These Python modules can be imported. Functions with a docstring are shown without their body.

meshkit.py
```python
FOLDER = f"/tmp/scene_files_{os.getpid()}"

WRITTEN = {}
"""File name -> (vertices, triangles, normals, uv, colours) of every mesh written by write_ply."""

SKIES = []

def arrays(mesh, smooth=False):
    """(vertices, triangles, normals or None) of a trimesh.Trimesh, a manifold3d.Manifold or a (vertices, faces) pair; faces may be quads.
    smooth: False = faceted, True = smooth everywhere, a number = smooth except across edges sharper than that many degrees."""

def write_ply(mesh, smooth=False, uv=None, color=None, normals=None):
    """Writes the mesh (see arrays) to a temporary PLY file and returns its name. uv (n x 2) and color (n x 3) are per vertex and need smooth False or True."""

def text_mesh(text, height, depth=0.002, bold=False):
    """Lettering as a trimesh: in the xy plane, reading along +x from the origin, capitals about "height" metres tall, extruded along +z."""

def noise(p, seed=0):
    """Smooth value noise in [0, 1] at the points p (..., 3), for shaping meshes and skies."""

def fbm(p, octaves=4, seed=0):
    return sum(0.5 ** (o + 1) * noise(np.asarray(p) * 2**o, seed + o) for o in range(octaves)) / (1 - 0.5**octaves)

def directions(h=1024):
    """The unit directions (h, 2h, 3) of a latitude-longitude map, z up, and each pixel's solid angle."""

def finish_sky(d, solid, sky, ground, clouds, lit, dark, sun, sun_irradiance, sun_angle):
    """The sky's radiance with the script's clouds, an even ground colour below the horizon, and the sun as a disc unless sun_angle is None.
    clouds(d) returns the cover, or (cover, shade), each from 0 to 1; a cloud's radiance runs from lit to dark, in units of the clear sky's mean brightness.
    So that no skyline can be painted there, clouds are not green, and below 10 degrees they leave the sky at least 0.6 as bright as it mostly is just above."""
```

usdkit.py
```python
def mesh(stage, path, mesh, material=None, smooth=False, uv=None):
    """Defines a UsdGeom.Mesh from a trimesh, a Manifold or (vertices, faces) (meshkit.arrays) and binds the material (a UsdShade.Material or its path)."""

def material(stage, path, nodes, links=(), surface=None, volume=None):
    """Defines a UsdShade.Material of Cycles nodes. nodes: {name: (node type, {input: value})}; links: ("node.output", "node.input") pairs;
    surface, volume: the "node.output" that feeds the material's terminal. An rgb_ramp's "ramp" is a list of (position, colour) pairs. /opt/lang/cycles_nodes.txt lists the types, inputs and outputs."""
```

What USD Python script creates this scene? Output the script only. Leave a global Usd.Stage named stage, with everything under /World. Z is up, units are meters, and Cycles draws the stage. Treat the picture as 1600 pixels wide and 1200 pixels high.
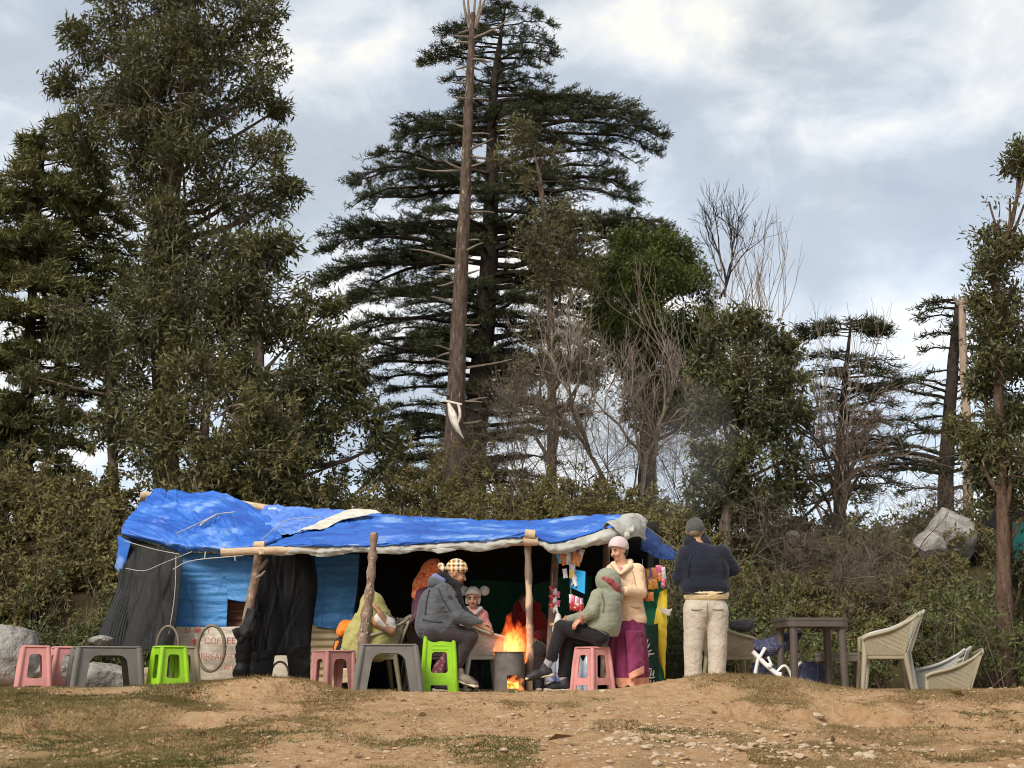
import math, numpy as np, trimesh, usdkit, meshkit
from pxr import Usd, UsdGeom, UsdLux, UsdShade, Gf, Sdf, Vt
from shapely.geometry import Polygon, box as sbox
from shapely import affinity

stage = Usd.Stage.CreateInMemory()
UsdGeom.SetStageUpAxis(stage, 'Z')
UsdGeom.SetStageMetersPerUnit(stage, 1.0)
UsdGeom.Xform.Define(stage, '/World')
UsdGeom.Scope.Define(stage, '/World/Looks')

# ---------------------------------------------------------------- camera
EYE, F, PITCH = 0.2, 2198.0, math.atan(450 / 2198.0)
EXPOSURE = 1.68
cam = UsdGeom.Camera.Define(stage, '/World/camera')
cam.CreateHorizontalApertureAttr(36.0)
cam.CreateFocalLengthAttr(36.0 * F / 1600)
cam.CreateClippingRangeAttr((0.1, 2000.0))
cam.CreateExposureAttr(EXPOSURE)
cam.AddTranslateOp().Set(Gf.Vec3d(0, 0, EYE))
cam.AddRotateXOp().Set(90 + math.degrees(PITCH))

# ---------------------------------------------------------------- sky and sun
SUN_AZ, SUN_EL = math.radians(215), math.radians(42)     # behind the camera, a little to the left (azimuth from +y towards +x)
dome = UsdLux.DomeLight.Define(stage, '/World/sky')
dome.GetPrim().SetCustomDataByKey('kind', 'structure')
SKY_ROT = math.atan2(math.sin(SUN_AZ), math.cos(SUN_AZ))
sky = usdkit.material(stage, '/World/Looks/cloudy_sky', {
    'tc': ('texture_coordinate', {}),
    'map': ('mapping', {'scale': (1.0, 1.0, 1.5), 'location': (3.1, 0.4, 0.25)}),
    'n1': ('noise_texture', {'scale': 5.4, 'detail': 6.0, 'roughness': 0.48, 'distortion': 0.3}),
    'n2': ('noise_texture', {'scale': 13.0, 'detail': 6.0, 'roughness': 0.6, 'distortion': 0.6}),
    'mixn': ('math', {'math_type': 'multiply_add', 'value2': 0.3}),
    'sub': ('math', {'math_type': 'subtract', 'value2': 0.15}),
    'ramp': ('rgb_ramp', {'ramp': [(0.34, (0.43, 0.465, 0.51)), (0.45, (0.50, 0.54, 0.575)), (0.51, (0.63, 0.66, 0.68)), (0.575, (0.79, 0.79, 0.77)), (0.65, (1.04, 0.95, 0.80))]}),
    'gain': ('vector_math', {'math_type': 'scale', 'scale': 3.75}),
    'sky': ('sky_texture', {'sky_type': 'single_scattering', 'sun_disc': False, 'sun_elevation': SUN_EL, 'sun_rotation': SKY_ROT, 'altitude': 1800.0}),
    'cover': ('rgb_ramp', {'ramp': [(0.35, (1, 1, 1)), (0.62, (0.82, 0.82, 0.82))]}),
    'n3': ('noise_texture', {'scale': 2.2, 'detail': 4.0}),
    'mix': ('mix', {}),
    'bg': ('background_shader', {'strength': 0.1}),
}, [('tc.generated', 'map.vector'), ('map.vector', 'n1.vector'), ('map.vector', 'n2.vector'), ('map.vector', 'n3.vector'),
    ('n2.fac', 'mixn.value1'), ('n1.fac', 'mixn.value3'), ('mixn.value', 'sub.value1'), ('sub.value', 'ramp.fac'), ('ramp.color', 'gain.vector1'),
    ('n3.fac', 'cover.fac'), ('cover.color', 'mix.fac'), ('sky.color', 'mix.color1'), ('gain.vector', 'mix.color2'), ('mix.color', 'bg.color')], surface='bg.background')
UsdShade.MaterialBindingAPI.Apply(dome.GetPrim()).Bind(sky)
sun = UsdLux.DistantLight.Define(stage, '/World/sun')
sun.CreateIntensityAttr(0.4)
sun.CreateAngleAttr(28.0)
sun.CreateColorAttr(Gf.Vec3f(1.0, 0.93, 0.83))
sun.CreateNormalizeAttr(True)
sun.AddRotateZOp().Set(-math.degrees(SUN_AZ))             # light travels along -z: tilt, then turn
sun.AddRotateXOp().Set(-(90 - math.degrees(SUN_EL)))

# ---------------------------------------------------------------- helpers
def at(px, py, d):
    """The point of the place that lies d metres north of the camera on the line of sight through (px, py) of the 1600 x 1200 photograph: used to survey positions."""
    u, w = (px - 800) / F, (600 - py) / F
    t = d / (math.cos(PITCH) - w * math.sin(PITCH))
    return np.array([u * t, d, EYE + t * (math.sin(PITCH) + w * math.cos(PITCH))])

def rng(seed): return np.random.default_rng(seed)
_used = {}
def numbered(parent, name):
    k = (parent, name); n = _used.get(k, 0); _used[k] = n + 1
    return f'{parent}/{name}' + (f'_{n:03d}' if n else '')

class Thing:
    def __init__(s, path, loc, rot=0.0): s.path, s.loc, s.rot = path, np.asarray(loc, float), rot

def props(prim, label=None, cat=None, group=None, kind=None):
    for k, v in (('label', label), ('category', cat), ('group', group), ('kind', kind)):
        if v: prim.SetCustomDataByKey(k, v)

def thing(name, label=None, cat=None, loc=(0, 0, 0), rotz=0.0, group=None, kind=None, tilt=None, scale=None):
    path = numbered('/World', name)
    x = UsdGeom.Xform.Define(stage, path)
    x.AddTranslateOp().Set(Gf.Vec3d(*map(float, loc)))
    if tilt is None: x.AddRotateZOp().Set(float(rotz))
    else: x.AddRotateZOp().Set(float(rotz)); x.AddRotateXOp().Set(float(tilt[0])); x.AddRotateYOp().Set(float(tilt[1]))
    if scale: x.AddScaleOp().Set(Gf.Vec3f(*scale))
    props(x.GetPrim(), label, cat, group, kind)
    return Thing(path, loc)

def dup(src, label, loc, rotz=0.0, group=None, cat=None, tilt=(0, 0)):
    name = src.path.rsplit('/', 1)[1]
    t = thing(name, label, cat, loc, rotz, group, tilt=tilt)
    p = stage.GetPrimAtPath(t.path)
    p.GetReferences().AddInternalReference(src.path); p.SetInstanceable(True)
    return t

def part(parent, name, mesh, mat, smooth=False, world=False, label=None, kind=None):
    """mesh: MB, trimesh or (v, f). world: the shape is in place coordinates and its thing is not turned."""
    if isinstance(mesh, MB): mesh = mesh.arrays()
    v, f, n = meshkit.arrays(mesh, False)
    if world: v = v - parent.loc
    path = numbered(parent.path, name)
    m = usdkit.mesh(stage, path, (v, f), mat, smooth=smooth)
    if label or kind: props(m.GetPrim(), label, None, None, kind)
    return Thing(path, parent.loc)

def single(name, mesh, mat, label=None, cat=None, smooth=False, group=None, kind=None):
    if isinstance(mesh, MB): mesh = mesh.arrays()
    v, f, n = meshkit.arrays(mesh, False)
    path = numbered('/World', name)
    m = usdkit.mesh(stage, path, (v, f), mat, smooth=smooth)
    props(m.GetPrim(), label, cat, group, kind)
    return Thing(path, (0, 0, 0))

def frame(t):
    t = t / np.linalg.norm(t); a = np.array([0, 0, 1.0]) if abs(t[2]) < 0.9 else np.array([1.0, 0, 0])
    u = np.cross(a, t); u /= np.linalg.norm(u); return u, np.cross(t, u)

def spline(P, n):
    """Catmull-Rom through the points, n samples; any dimension."""
    P = np.asarray(P, float); m = len(P)
    if m == 2: return P[0] + (P[1] - P[0]) * np.linspace(0, 1, n)[:, None]
    Q = np.vstack([2 * P[0] - P[1], P, 2 * P[-1] - P[-2]])
    s = np.linspace(0, m - 1 - 1e-9, n); i = s.astype(int); t = (s - i)[:, None]
    a, b, c, d = Q[i], Q[i + 1], Q[i + 2], Q[i + 3]
    return 0.5 * (2 * b + (c - a) * t + (2 * a - 5 * b + 4 * c - d) * t ** 2 + (3 * b - a - 3 * c + d) * t ** 3)

class MB:
    def __init__(s): s.v, s.f, s.n = [], [], 0
    def add(s, v, f):
        v = np.asarray(v, float); f = np.asarray(f, int)
        if f.shape[1] == 4: f = np.vstack([f[:, [0, 1, 2]], f[:, [0, 2, 3]]])
        s.v.append(v); s.f.append(f + s.n); s.n += len(v); return s
    def mesh(s, m): return s.add(m.vertices, m.faces)
    def arrays(s): return np.vstack(s.v), np.vstack(s.f)
    def tube(s, P, r, sides=7, cap=True, lump=0.0, seed=0):
        P = np.asarray(P, float); k = len(P); r = np.broadcast_to(np.asarray(r, float), (k,)) if np.ndim(r) < 2 else r
        T = np.gradient(P, axis=0); T /= np.maximum(np.linalg.norm(T, axis=1, keepdims=True), 1e-9)
        u, w = frame(T[0]); ang = np.arange(sides) / sides * 2 * np.pi; rings = []
        g = rng(seed)
        for i in range(k):
            u = u - T[i] * (u @ T[i]); u /= np.linalg.norm(u); w = np.cross(T[i], u)
            rr = r[i] * (1 + lump * g.uniform(-1, 1, sides)) if lump else r[i]
            rings.append(P[i] + (np.cos(ang) * rr)[:, None] * u + (np.sin(ang) * rr)[:, None] * w)
        v = np.vstack(rings); i = np.arange(k - 1)[:, None] * sides; j = np.arange(sides)[None]; jn = (j + 1) % sides
        f = np.stack([i + j, i + jn, i + sides + jn, i + sides + j], -1).reshape(-1, 4)
        s.add(v, f)
        if cap:
            for e, ring in ((0, rings[0]), (1, rings[-1])):
                c = np.vstack([ring, ring.mean(0)]); jj = np.arange(sides)
                tri = np.stack([jj, (jj + 1) % sides, np.full(sides, sides)], 1)
                s.add(c, tri[:, ::-1] if e == 0 else tri)
        return s
    def rod(s, a, b, r, r2=None, sides=7): return s.tube([a, b], [r, r if r2 is None else r2], sides)
    def box(s, c, size, R=None, bev=0.0):
        m = rbox(size, bev) if bev else trimesh.creation.box(size)
        v = np.array(m.vertices)
        if R is not None: v = v @ np.asarray(R).T
        return s.add(v + np.asarray(c), m.faces)
    def poly(s, shape, depth, M=None):
        """A flat shapely outline in (x, z), made depth thick along y, then moved by the 4x4 M."""
        for g in getattr(shape, 'geoms', [shape]):
            m = trimesh.creation.extrude_polygon(g, depth, engine='earcut')
            v = np.array(m.vertices)[:, [0, 2, 1]] - [0, depth / 2, 0]
            if M is not None: v = v @ M[:3, :3].T + M[:3, 3]
            s.add(v, np.array(m.faces)[:, ::-1])
        return s

_rb = {}
def rbox(size, r):
    key = tuple(np.round(size, 4)) + (r,)
    if key not in _rb:
        a = np.array(size) / 2 - r; pts = []
        for sx in (-1, 1):
            for sy in (-1, 1):
                for sz in (-1, 1):
                    for d in ((1, 0, 0), (0, 1, 0), (0, 0, 1), (.577, .577, .577)):
                        pts.append(np.array([sx, sy, sz]) * (a + r * np.array(d)))
        _rb[key] = trimesh.convex.convex_hull(np.array(pts))
    return _rb[key]

def rotz(a):
    c, s_ = math.cos(a), math.sin(a); return np.array([[c, -s_, 0], [s_, c, 0], [0, 0, 1.0]])
def mat4(R, t):
    M = np.eye(4); M[:3, :3] = R; M[:3, 3] = t; return M

def leaves(P, D, N, L, W, fold=0.25):
    """Folded leaf blades: base P, along D, face normal about N."""
    D = D / np.linalg.norm(D, axis=1, keepdims=True)
    S = np.cross(D, N); S /= np.maximum(np.linalg.norm(S, axis=1, keepdims=True), 1e-6); U = np.cross(S, D)
    L, W = np.broadcast_to(L, len(P))[:, None], np.broadcast_to(W, len(P))[:, None]
    mid = P + D * L * 0.45 + U * W * fold
    v = np.stack([P, mid + S * W / 2, P + D * L, mid - S * W / 2], 1).reshape(-1, 3)
    b = np.arange(len(P))[:, None] * 4
    return v, np.vstack([b + [0, 1, 2], b + [0, 2, 3]])

def slivers(P, D, L, W, g):
    """Thin single-triangle needles or grass blades."""
    S = np.cross(D, g.normal(size=P.shape)); S /= np.maximum(np.linalg.norm(S, axis=1, keepdims=True), 1e-6)
    L, W = np.broadcast_to(L, len(P))[:, None], np.broadcast_to(W, len(P))[:, None]
    v = np.stack([P - S * W / 2, P + S * W / 2, P + D * L], 1).reshape(-1, 3)
    return v, np.arange(len(P) * 3).reshape(-1, 3)

def straight_twigs(P0, P1, r0, r1, g):
    v, f = twigs(P0, P1, r0, r1, 0, g); n = len(P0); v = v.reshape(n, 9, 3)[:, [0, 1, 2, 6, 7, 8]].reshape(-1, 3); b = np.arange(n)[:, None] * 6
    q = []
    for k in range(3): c = (k + 1) % 3; q += [[k, c, c + 3], [k, c + 3, k + 3]]
    return v, (b[:, None, :] + np.array(q)[None]).reshape(-1, 3)

def twigs(P0, P1, r0, r1, bend, g):
    """Three-sided twigs of two segments each, bent at the middle."""
    n = len(P0); T = P1 - P0; Ln = np.linalg.norm(T, axis=1, keepdims=True); T = T / np.maximum(Ln, 1e-6)
    U = np.cross(T, g.normal(size=T.shape)); U /= np.maximum(np.linalg.norm(U, axis=1, keepdims=True), 1e-6); V = np.cross(T, U)
    mid = (P0 + P1) / 2 + U * Ln * bend * g.uniform(-1, 1, (n, 1))
    r0, r1 = np.broadcast_to(r0, n)[:, None], np.broadcast_to(r1, n)[:, None]
    rows = []
    for C, r in ((P0, r0), (mid, (r0 + r1) / 2), (P1, r1)):
        for k in range(3):
            a = k * 2 * np.pi / 3; rows.append(C + (math.cos(a) * U + math.sin(a) * V) * r)
    v = np.stack(rows, 1).reshape(-1, 3); b = np.arange(n)[:, None] * 9
    q = []
    for s_ in (0, 3):
        for k in range(3):
            a, c = s_ + k, s_ + (k + 1) % 3; q += [[a, c, c + 3], [a, c + 3, a + 3]]
    return v, (b[:, None, :] + np.array(q)[None]).reshape(-1, 3)

def sheet(rows, nu=60, nv=24, wrinkle=0.0, freq=3.0, seed=0, thick=0.006, aniso=(1, 1, 1), ridge=True, creases=None):
    """A cloth or tarpaulin lofted through rows of surveyed points, creased, with real thickness."""
    R = np.array([spline(np.array([at(*p) if isinstance(p, tuple) else p for p in r]), nu) for r in rows])
    G = np.array([spline(R[:, i], nv) for i in range(nu)]).transpose(1, 0, 2)
    return cloth(G, wrinkle, freq, seed, thick, aniso, ridge, creases)

def cloth(G, wrinkle=0.0, freq=3.0, seed=0, thick=0.006, aniso=(1, 1, 1), ridge=True, creases=None):
    nv, nu = G.shape[:2]
    du, dv = np.gradient(G, axis=1), np.gradient(G, axis=0)
    N = np.cross(du, dv); N /= np.maximum(np.linalg.norm(N, axis=2, keepdims=True), 1e-9)
    if wrinkle:
        a = meshkit.fbm(G * np.array(aniso) * freq, 4, seed)
        if ridge:
            b, c = meshkit.fbm(G * np.array(aniso) * freq * .9 + 3.3, 2, seed + 9), meshkit.fbm(G * np.array(aniso)[[1, 2, 0]] * freq * 1.6, 2, seed + 17)
            a = 1.1 * (b - .5) + .55 * np.exp(-np.abs(a - .5) / .05) - .30 * np.exp(-np.abs(c - .5) / .035)
        else: a = a - .5
        G = G + N * (wrinkle * a)[..., None]
    if creases:                                     # (count, mean angle, spread, height): straight tension folds with crisp edges
        n, ang, spread, ht = creases; g = rng(seed + 300)
        us = np.concatenate([[0], np.cumsum(np.linalg.norm(np.diff(G[nv // 2], axis=0), axis=1))]); vs = np.concatenate([[0], np.cumsum(np.linalg.norm(np.diff(G[:, nu // 2], axis=0), axis=1))])
        Uu, Vv = np.meshgrid(us, vs); H = np.zeros_like(Uu)
        for _ in range(n):
            a = ang + spread * g.normal(); c, s_ = math.cos(a), math.sin(a); x, y = Uu - g.uniform(0, us[-1]), Vv - g.uniform(0, vs[-1])
            al, ac = x * c + y * s_, y * c - x * s_; ac = ac + .06 * np.sin(al * g.uniform(1, 4) + g.uniform(0, 6)); L, w = g.uniform(.15, .8), g.uniform(.012, .04)
            H += g.choice([1, 1, -1]) * ht * g.uniform(.3, 1.0) * np.exp(-(al / L) ** 2) * np.exp(-np.abs(ac) / w) * (1 + .5 * np.tanh(ac / w))
        G = G + N * H[..., None]
    i = np.arange(nv - 1)[:, None] * nu; j = np.arange(nu - 1)[None]
    f = np.stack([i + j, i + j + 1, i + nu + j + 1, i + nu + j], -1).reshape(-1, 4)
    top, bot, n = G.reshape(-1, 3), (G - N * thick).reshape(-1, 3), nv * nu
    rim = np.concatenate([np.arange(nu), nu - 1 + nu * np.arange(1, nv), (nv - 1) * nu + np.arange(nu - 2, -1, -1), nu * np.arange(nv - 2, 0, -1)])
    rn = np.roll(rim, -1)
    return np.vstack([top, bot]), np.vstack([np.vstack([f[:, [0, 1, 2]], f[:, [0, 2, 3]]]), np.vstack([f[:, [2, 1, 0]], f[:, [3, 2, 0]]]) + n,
                                              np.stack([rim, rim + n, rn + n], 1), np.stack([rim, rn + n, rn], 1)])

# ---- smooth solids from rounded bones (for people): distance field and surface nets
def cap(a, b, ra, rb=None): return ('c', np.asarray(a, float), np.asarray(b, float), ra, ra if rb is None else rb)
def ell(c, r, R=None): return ('e', np.asarray(c, float), np.asarray(r, float), np.eye(3) if R is None else np.asarray(R, float))
def chain(P, r): return [cap(P[i], P[i + 1], r[i], r[i + 1]) for i in range(len(P) - 1)]

def solid(prims, h=0.012, k=0.03, fold=0.0, freq=9.0, seed=0, aniso=(1, 1, 1), cut=None):
    lo, hi = [], []
    for p in prims:
        if p[0] == 'c': r = max(p[3], p[4]); lo.append(np.minimum(p[1], p[2]) - r); hi.append(np.maximum(p[1], p[2]) + r)
        else: r = p[2].max(); lo.append(p[1] - r); hi.append(p[1] + r)
    lo, hi = np.array(lo), np.array(hi); m = k + 3 * h; o = lo.min(0) - m; n = np.ceil((hi.max(0) + m - o) / h).astype(int) + 1
    Fd = np.full(n, 9.0)
    for p, a, b in zip(prims, lo, hi):
        i0, i1 = np.maximum(((a - m - o) / h).astype(int), 0), np.minimum(np.ceil((b + m - o) / h).astype(int) + 1, n)
        ax = [o[q] + h * np.arange(i0[q], i1[q]) for q in range(3)]
        X = np.stack(np.meshgrid(*ax, indexing='ij'), -1)
        if p[0] == 'c':
            ab = p[2] - p[1]; t = np.clip(((X - p[1]) @ ab) / max(ab @ ab, 1e-9), 0, 1)
            d = np.linalg.norm(X - p[1] - t[..., None] * ab, axis=-1) - (p[3] + (p[4] - p[3]) * t)
        else:
            Y = (X - p[1]) @ p[3]; k0 = np.linalg.norm(Y / p[2], axis=-1); k1 = np.linalg.norm(Y / p[2] ** 2, axis=-1)
            d = k0 * (k0 - 1) / np.maximum(k1, 1e-6)
        sl = tuple(slice(i0[q], i1[q]) for q in range(3)); A = Fd[sl]
        kk = p[5] if p[0] == 'c' and len(p) > 5 else k
        hh = np.maximum(kk - np.abs(A - d), 0) / kk
        Fd[sl] = np.minimum(A, d) - hh * hh * kk / 4
    if cut is not None:
        ax = [o[q] + h * np.arange(n[q]) for q in range(3)]
        X = np.stack(np.meshgrid(*ax, indexing='ij'), -1)
        Fd = np.maximum(Fd, cut(X))
    inside = Fd < 0
    c = np.zeros(n - 1, int)
    for dx in (0, 1):
        for dy in (0, 1):
            for dz in (0, 1): c += inside[dx:n[0] - 1 + dx, dy:n[1] - 1 + dy, dz:n[2] - 1 + dz]
    I = np.argwhere((c > 0) & (c < 8)); idx = np.full(n - 1, -1); idx[tuple(I.T)] = np.arange(len(I))
    s_, w_ = np.zeros((len(I), 3)), np.zeros(len(I))
    for q in range(3):
        e = np.eye(3, dtype=int)[q]; o1, o2 = np.eye(3, dtype=int)[(q + 1) % 3], np.eye(3, dtype=int)[(q + 2) % 3]
        for a in (0, 1):
            for b in (0, 1):
                A = I + a * o1 + b * o2; va, vb = Fd[tuple(A.T)], Fd[tuple((A + e).T)]
                x = (va < 0) != (vb < 0); t = np.where(x, va / np.where(x, va - vb, 1), 0)
                s_ += np.where(x[:, None], A + t[:, None] * e, 0); w_ += x
    V = o + h * s_ / w_[:, None]; quads = []
    for q in range(3):
        e = np.eye(3, dtype=int)[q]; o1, o2 = np.eye(3, dtype=int)[(q + 1) % 3], np.eye(3, dtype=int)[(q + 2) % 3]
        A = np.argwhere(np.diff(inside.astype(np.int8), axis=q) != 0)
        A = A[((A - o1 - o2) >= 0).all(1) & (A < n - 1).all(1)]
        fw = inside[tuple(A.T)]
        qd = np.stack([idx[tuple((A - o1 - o2).T)], idx[tuple((A - o2).T)], idx[tuple(A.T)], idx[tuple((A - o1).T)]], 1)
        quads.append(np.where(fw[:, None], qd, qd[:, ::-1]))
    Q = np.vstack(quads); Q = Q[(Q >= 0).all(1)]
    f = np.vstack([Q[:, [0, 1, 2]], Q[:, [0, 2, 3]]])
    if fold:
        _, _, N = meshkit.arrays((V, f), True)
        a = meshkit.fbm(V * freq * np.array(aniso) * np.array([.8, .8, 1.5]), 3, seed)
        b = meshkit.fbm(V * freq * .55 * np.array(aniso) + 7.7, 2, seed + 5)
        V = V + N * (fold * (.5 * (b - .5) - .55 * np.exp(-np.abs(a - .5) / .03)))[:, None]
    return V, f
# ---------------------------------------------------------------- materials
def M(name, c1, c2=None, scale=6.0, rough=0.6, bump=0.0, bscale=60.0, spec=0.3, metal=0.0, stretch=(1, 1, 1), sheen=0.0, detail=5.0, lo=0.35, hi=0.65, obj=False, coat=0.0, c3=None, dist=0.01):
    c2 = c2 or tuple(x * 0.75 for x in c1)
    src = ('tc.object' if obj else 'g.position')
    ramp = [(lo, c1), (hi, c2)] + ([(min(hi + .12, 1), c3)] if c3 else [])
    nodes = {'g': ('geometry', {}), 'tc': ('texture_coordinate', {}), 'map': ('mapping', {'scale': stretch}),
             'n': ('noise_texture', {'scale': scale, 'detail': detail, 'roughness': 0.6}),
             'r': ('rgb_ramp', {'ramp': ramp}),
             'p': ('principled_bsdf', {'roughness': rough, 'specular_ior_level': spec, 'metallic': metal, 'sheen_weight': sheen, 'coat_weight': coat})}
    links = [(src, 'map.vector'), ('map.vector', 'n.vector'), ('n.fac', 'r.fac'), ('r.color', 'p.base_color')]
    if bump:
        nodes['bn'] = ('noise_texture', {'scale': bscale, 'detail': 4.0, 'roughness': 0.6}); nodes['b'] = ('bump', {'strength': bump, 'distance': dist})
        links += [('map.vector', 'bn.vector'), ('bn.fac', 'b.height'), ('b.normal', 'p.normal')]
    return usdkit.material(stage, '/World/Looks/' + name, nodes, links, surface='p.BSDF')

def foliage(name, cols, transl=0.25, rough=0.5, spec=0.3):
    """cols: a ramp across single leaves; slow noise shifts whole sprays."""
    k = np.linspace(0.1, 0.9, len(cols))
    return usdkit.material(stage, '/World/Looks/' + name, {
        'g': ('geometry', {}), 'n': ('noise_texture', {'scale': 1.3, 'detail': 3.0}),
        'mm': ('math', {'math_type': 'multiply_add', 'value2': 0.55}), 'ms': ('math', {'math_type': 'subtract', 'value2': 0.28}),
        'r': ('rgb_ramp', {'ramp': list(zip(k, cols))}),
        'p': ('principled_bsdf', {'roughness': rough, 'specular_ior_level': spec}), 't': ('translucent_bsdf', {}),
        'mix': ('mix_closure', {'fac': transl})},
        [('g.random_per_island', 'mm.value1'), ('n.fac', 'mm.value3'), ('mm.value', 'ms.value1'), ('ms.value', 'r.fac'), ('g.position', 'n.vector'),
         ('r.color', 'p.base_color'), ('r.color', 't.color'), ('p.BSDF', 'mix.closure1'), ('t.BSDF', 'mix.closure2')], surface='mix.closure')
# ---------------------------------------------------------------- ground
_cx = np.array([(p - 800) / F * 13.03 for p in (-400, 0, 290, 420, 480, 550, 800, 960, 1040, 1120, 1200, 1300, 1400, 1500, 1600, 2000)])
_cz = np.array([EYE + (1050 - p) * 13.3 / 2153 for p in (1077, 1075, 1068, 1057, 1062, 1079, 1079, 1074, 1062, 1053, 1056, 1070, 1079, 1076, 1073, 1072)])
_py = np.array([-40, 0, 5, 8, 9, 10, 11, 12, 12.8, 13.3, 14, 18.3, 19.5, 21, 23, 25, 32, 45, 80, 150, 400])
_pz = np.array([-3.4, -1.4, -1.0, -.62, -.48, -.35, -.24, -.13, -.035, 0, 0, 0, .42, 1.2, 1.95, 2.3, 2.45, 2.0, -4, -20, -80])
from scipy.interpolate import PchipInterpolator
_prof, _crest = PchipInterpolator(_py, _pz), PchipInterpolator(_cx, _cz)
def gz(x, y):
    x, y = np.asarray(x, float), np.asarray(y, float)
    P = np.stack([x, y, 0 * x], -1)
    z = _prof(y) + _crest(np.clip(x, -7, 7)) * np.exp(-((y - 13.25) / .38) ** 2)
    slope = np.clip((13.3 - y) / 1.0, 0, 1)
    z = z + slope * (0.16 * (meshkit.fbm(P * [.55, .9, 1], 4, 3) - .5) + 0.085 * (meshkit.fbm(P * [2.2, 3.0, 1], 4, 5) - .5) + .05 * (meshkit.fbm(P * [6, 9, 1], 4, 8) - .5) - .05 * np.exp(-np.abs(meshkit.fbm(P * [.9, 3.2, 1], 3, 14) - .5) / .02))
    e = meshkit.fbm(P * [1.4, .3, 1], 3, 11)                                   # worn turf lip on the left of the slope
    lip = np.clip((-2.0 - x) / 1.2, 0, 1) * np.clip((x + 7.5) / 2, 0, 1)
    z = z - lip * .13 * np.clip((11.9 + 1.3 * (e - .5) - y) / .12, 0, 1) * np.clip((y - 9.4) / 1.2, 0, 1)
    e2 = np.clip((x - 1.0) / 1.0, 0, 1)
    z = z - e2 * .10 * np.clip((12.2 + 1.6 * (e - .5) - y) / .16, 0, 1) * np.clip((y - 10) / 1.0, 0, 1)
    z = z + np.clip((y - 18.8) / 2, 0, 1) * (0.6 * (meshkit.fbm(P * .35, 4, 21) - .5)) + np.clip((x - 4) / 6, 0, 1) * np.clip((y - 20) / 4, 0, 1) * .15
    z = z + .5 * np.clip((3.6 - x) / 2.5, 0, 1) * np.clip((y - 19.5) / 3, 0, 1) * np.clip((60 - y) / 20, 0, 1)
    z = z - .36 * np.clip((x - 3.75) / .35, 0, 1) * np.clip((6.0 - x) / .5, 0, 1) * np.clip((y - 13.75) / .3, 0, 1) * np.clip((17.5 - y) / 1.0, 0, 1)
    return z
xs = np.unique(np.concatenate([np.linspace(-400, -40, 24), np.linspace(-40, -6.6, 60), np.arange(-6.6, 6.6, .042), np.linspace(6.6, 40, 60), np.linspace(40, 400, 24)]))
ys = np.unique(np.concatenate([np.linspace(-40, 6, 24), np.linspace(6, 8, 20), np.arange(8, 14, .036), np.arange(14, 30, .2), np.linspace(30, 60, 40), np.linspace(60, 400, 30)]))
GX, GY = np.meshgrid(xs, ys); GZ = gz(GX, GY)
nx = len(xs); i = np.arange(len(ys) - 1)[:, None] * nx; j = np.arange(nx - 1)[None]
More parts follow.
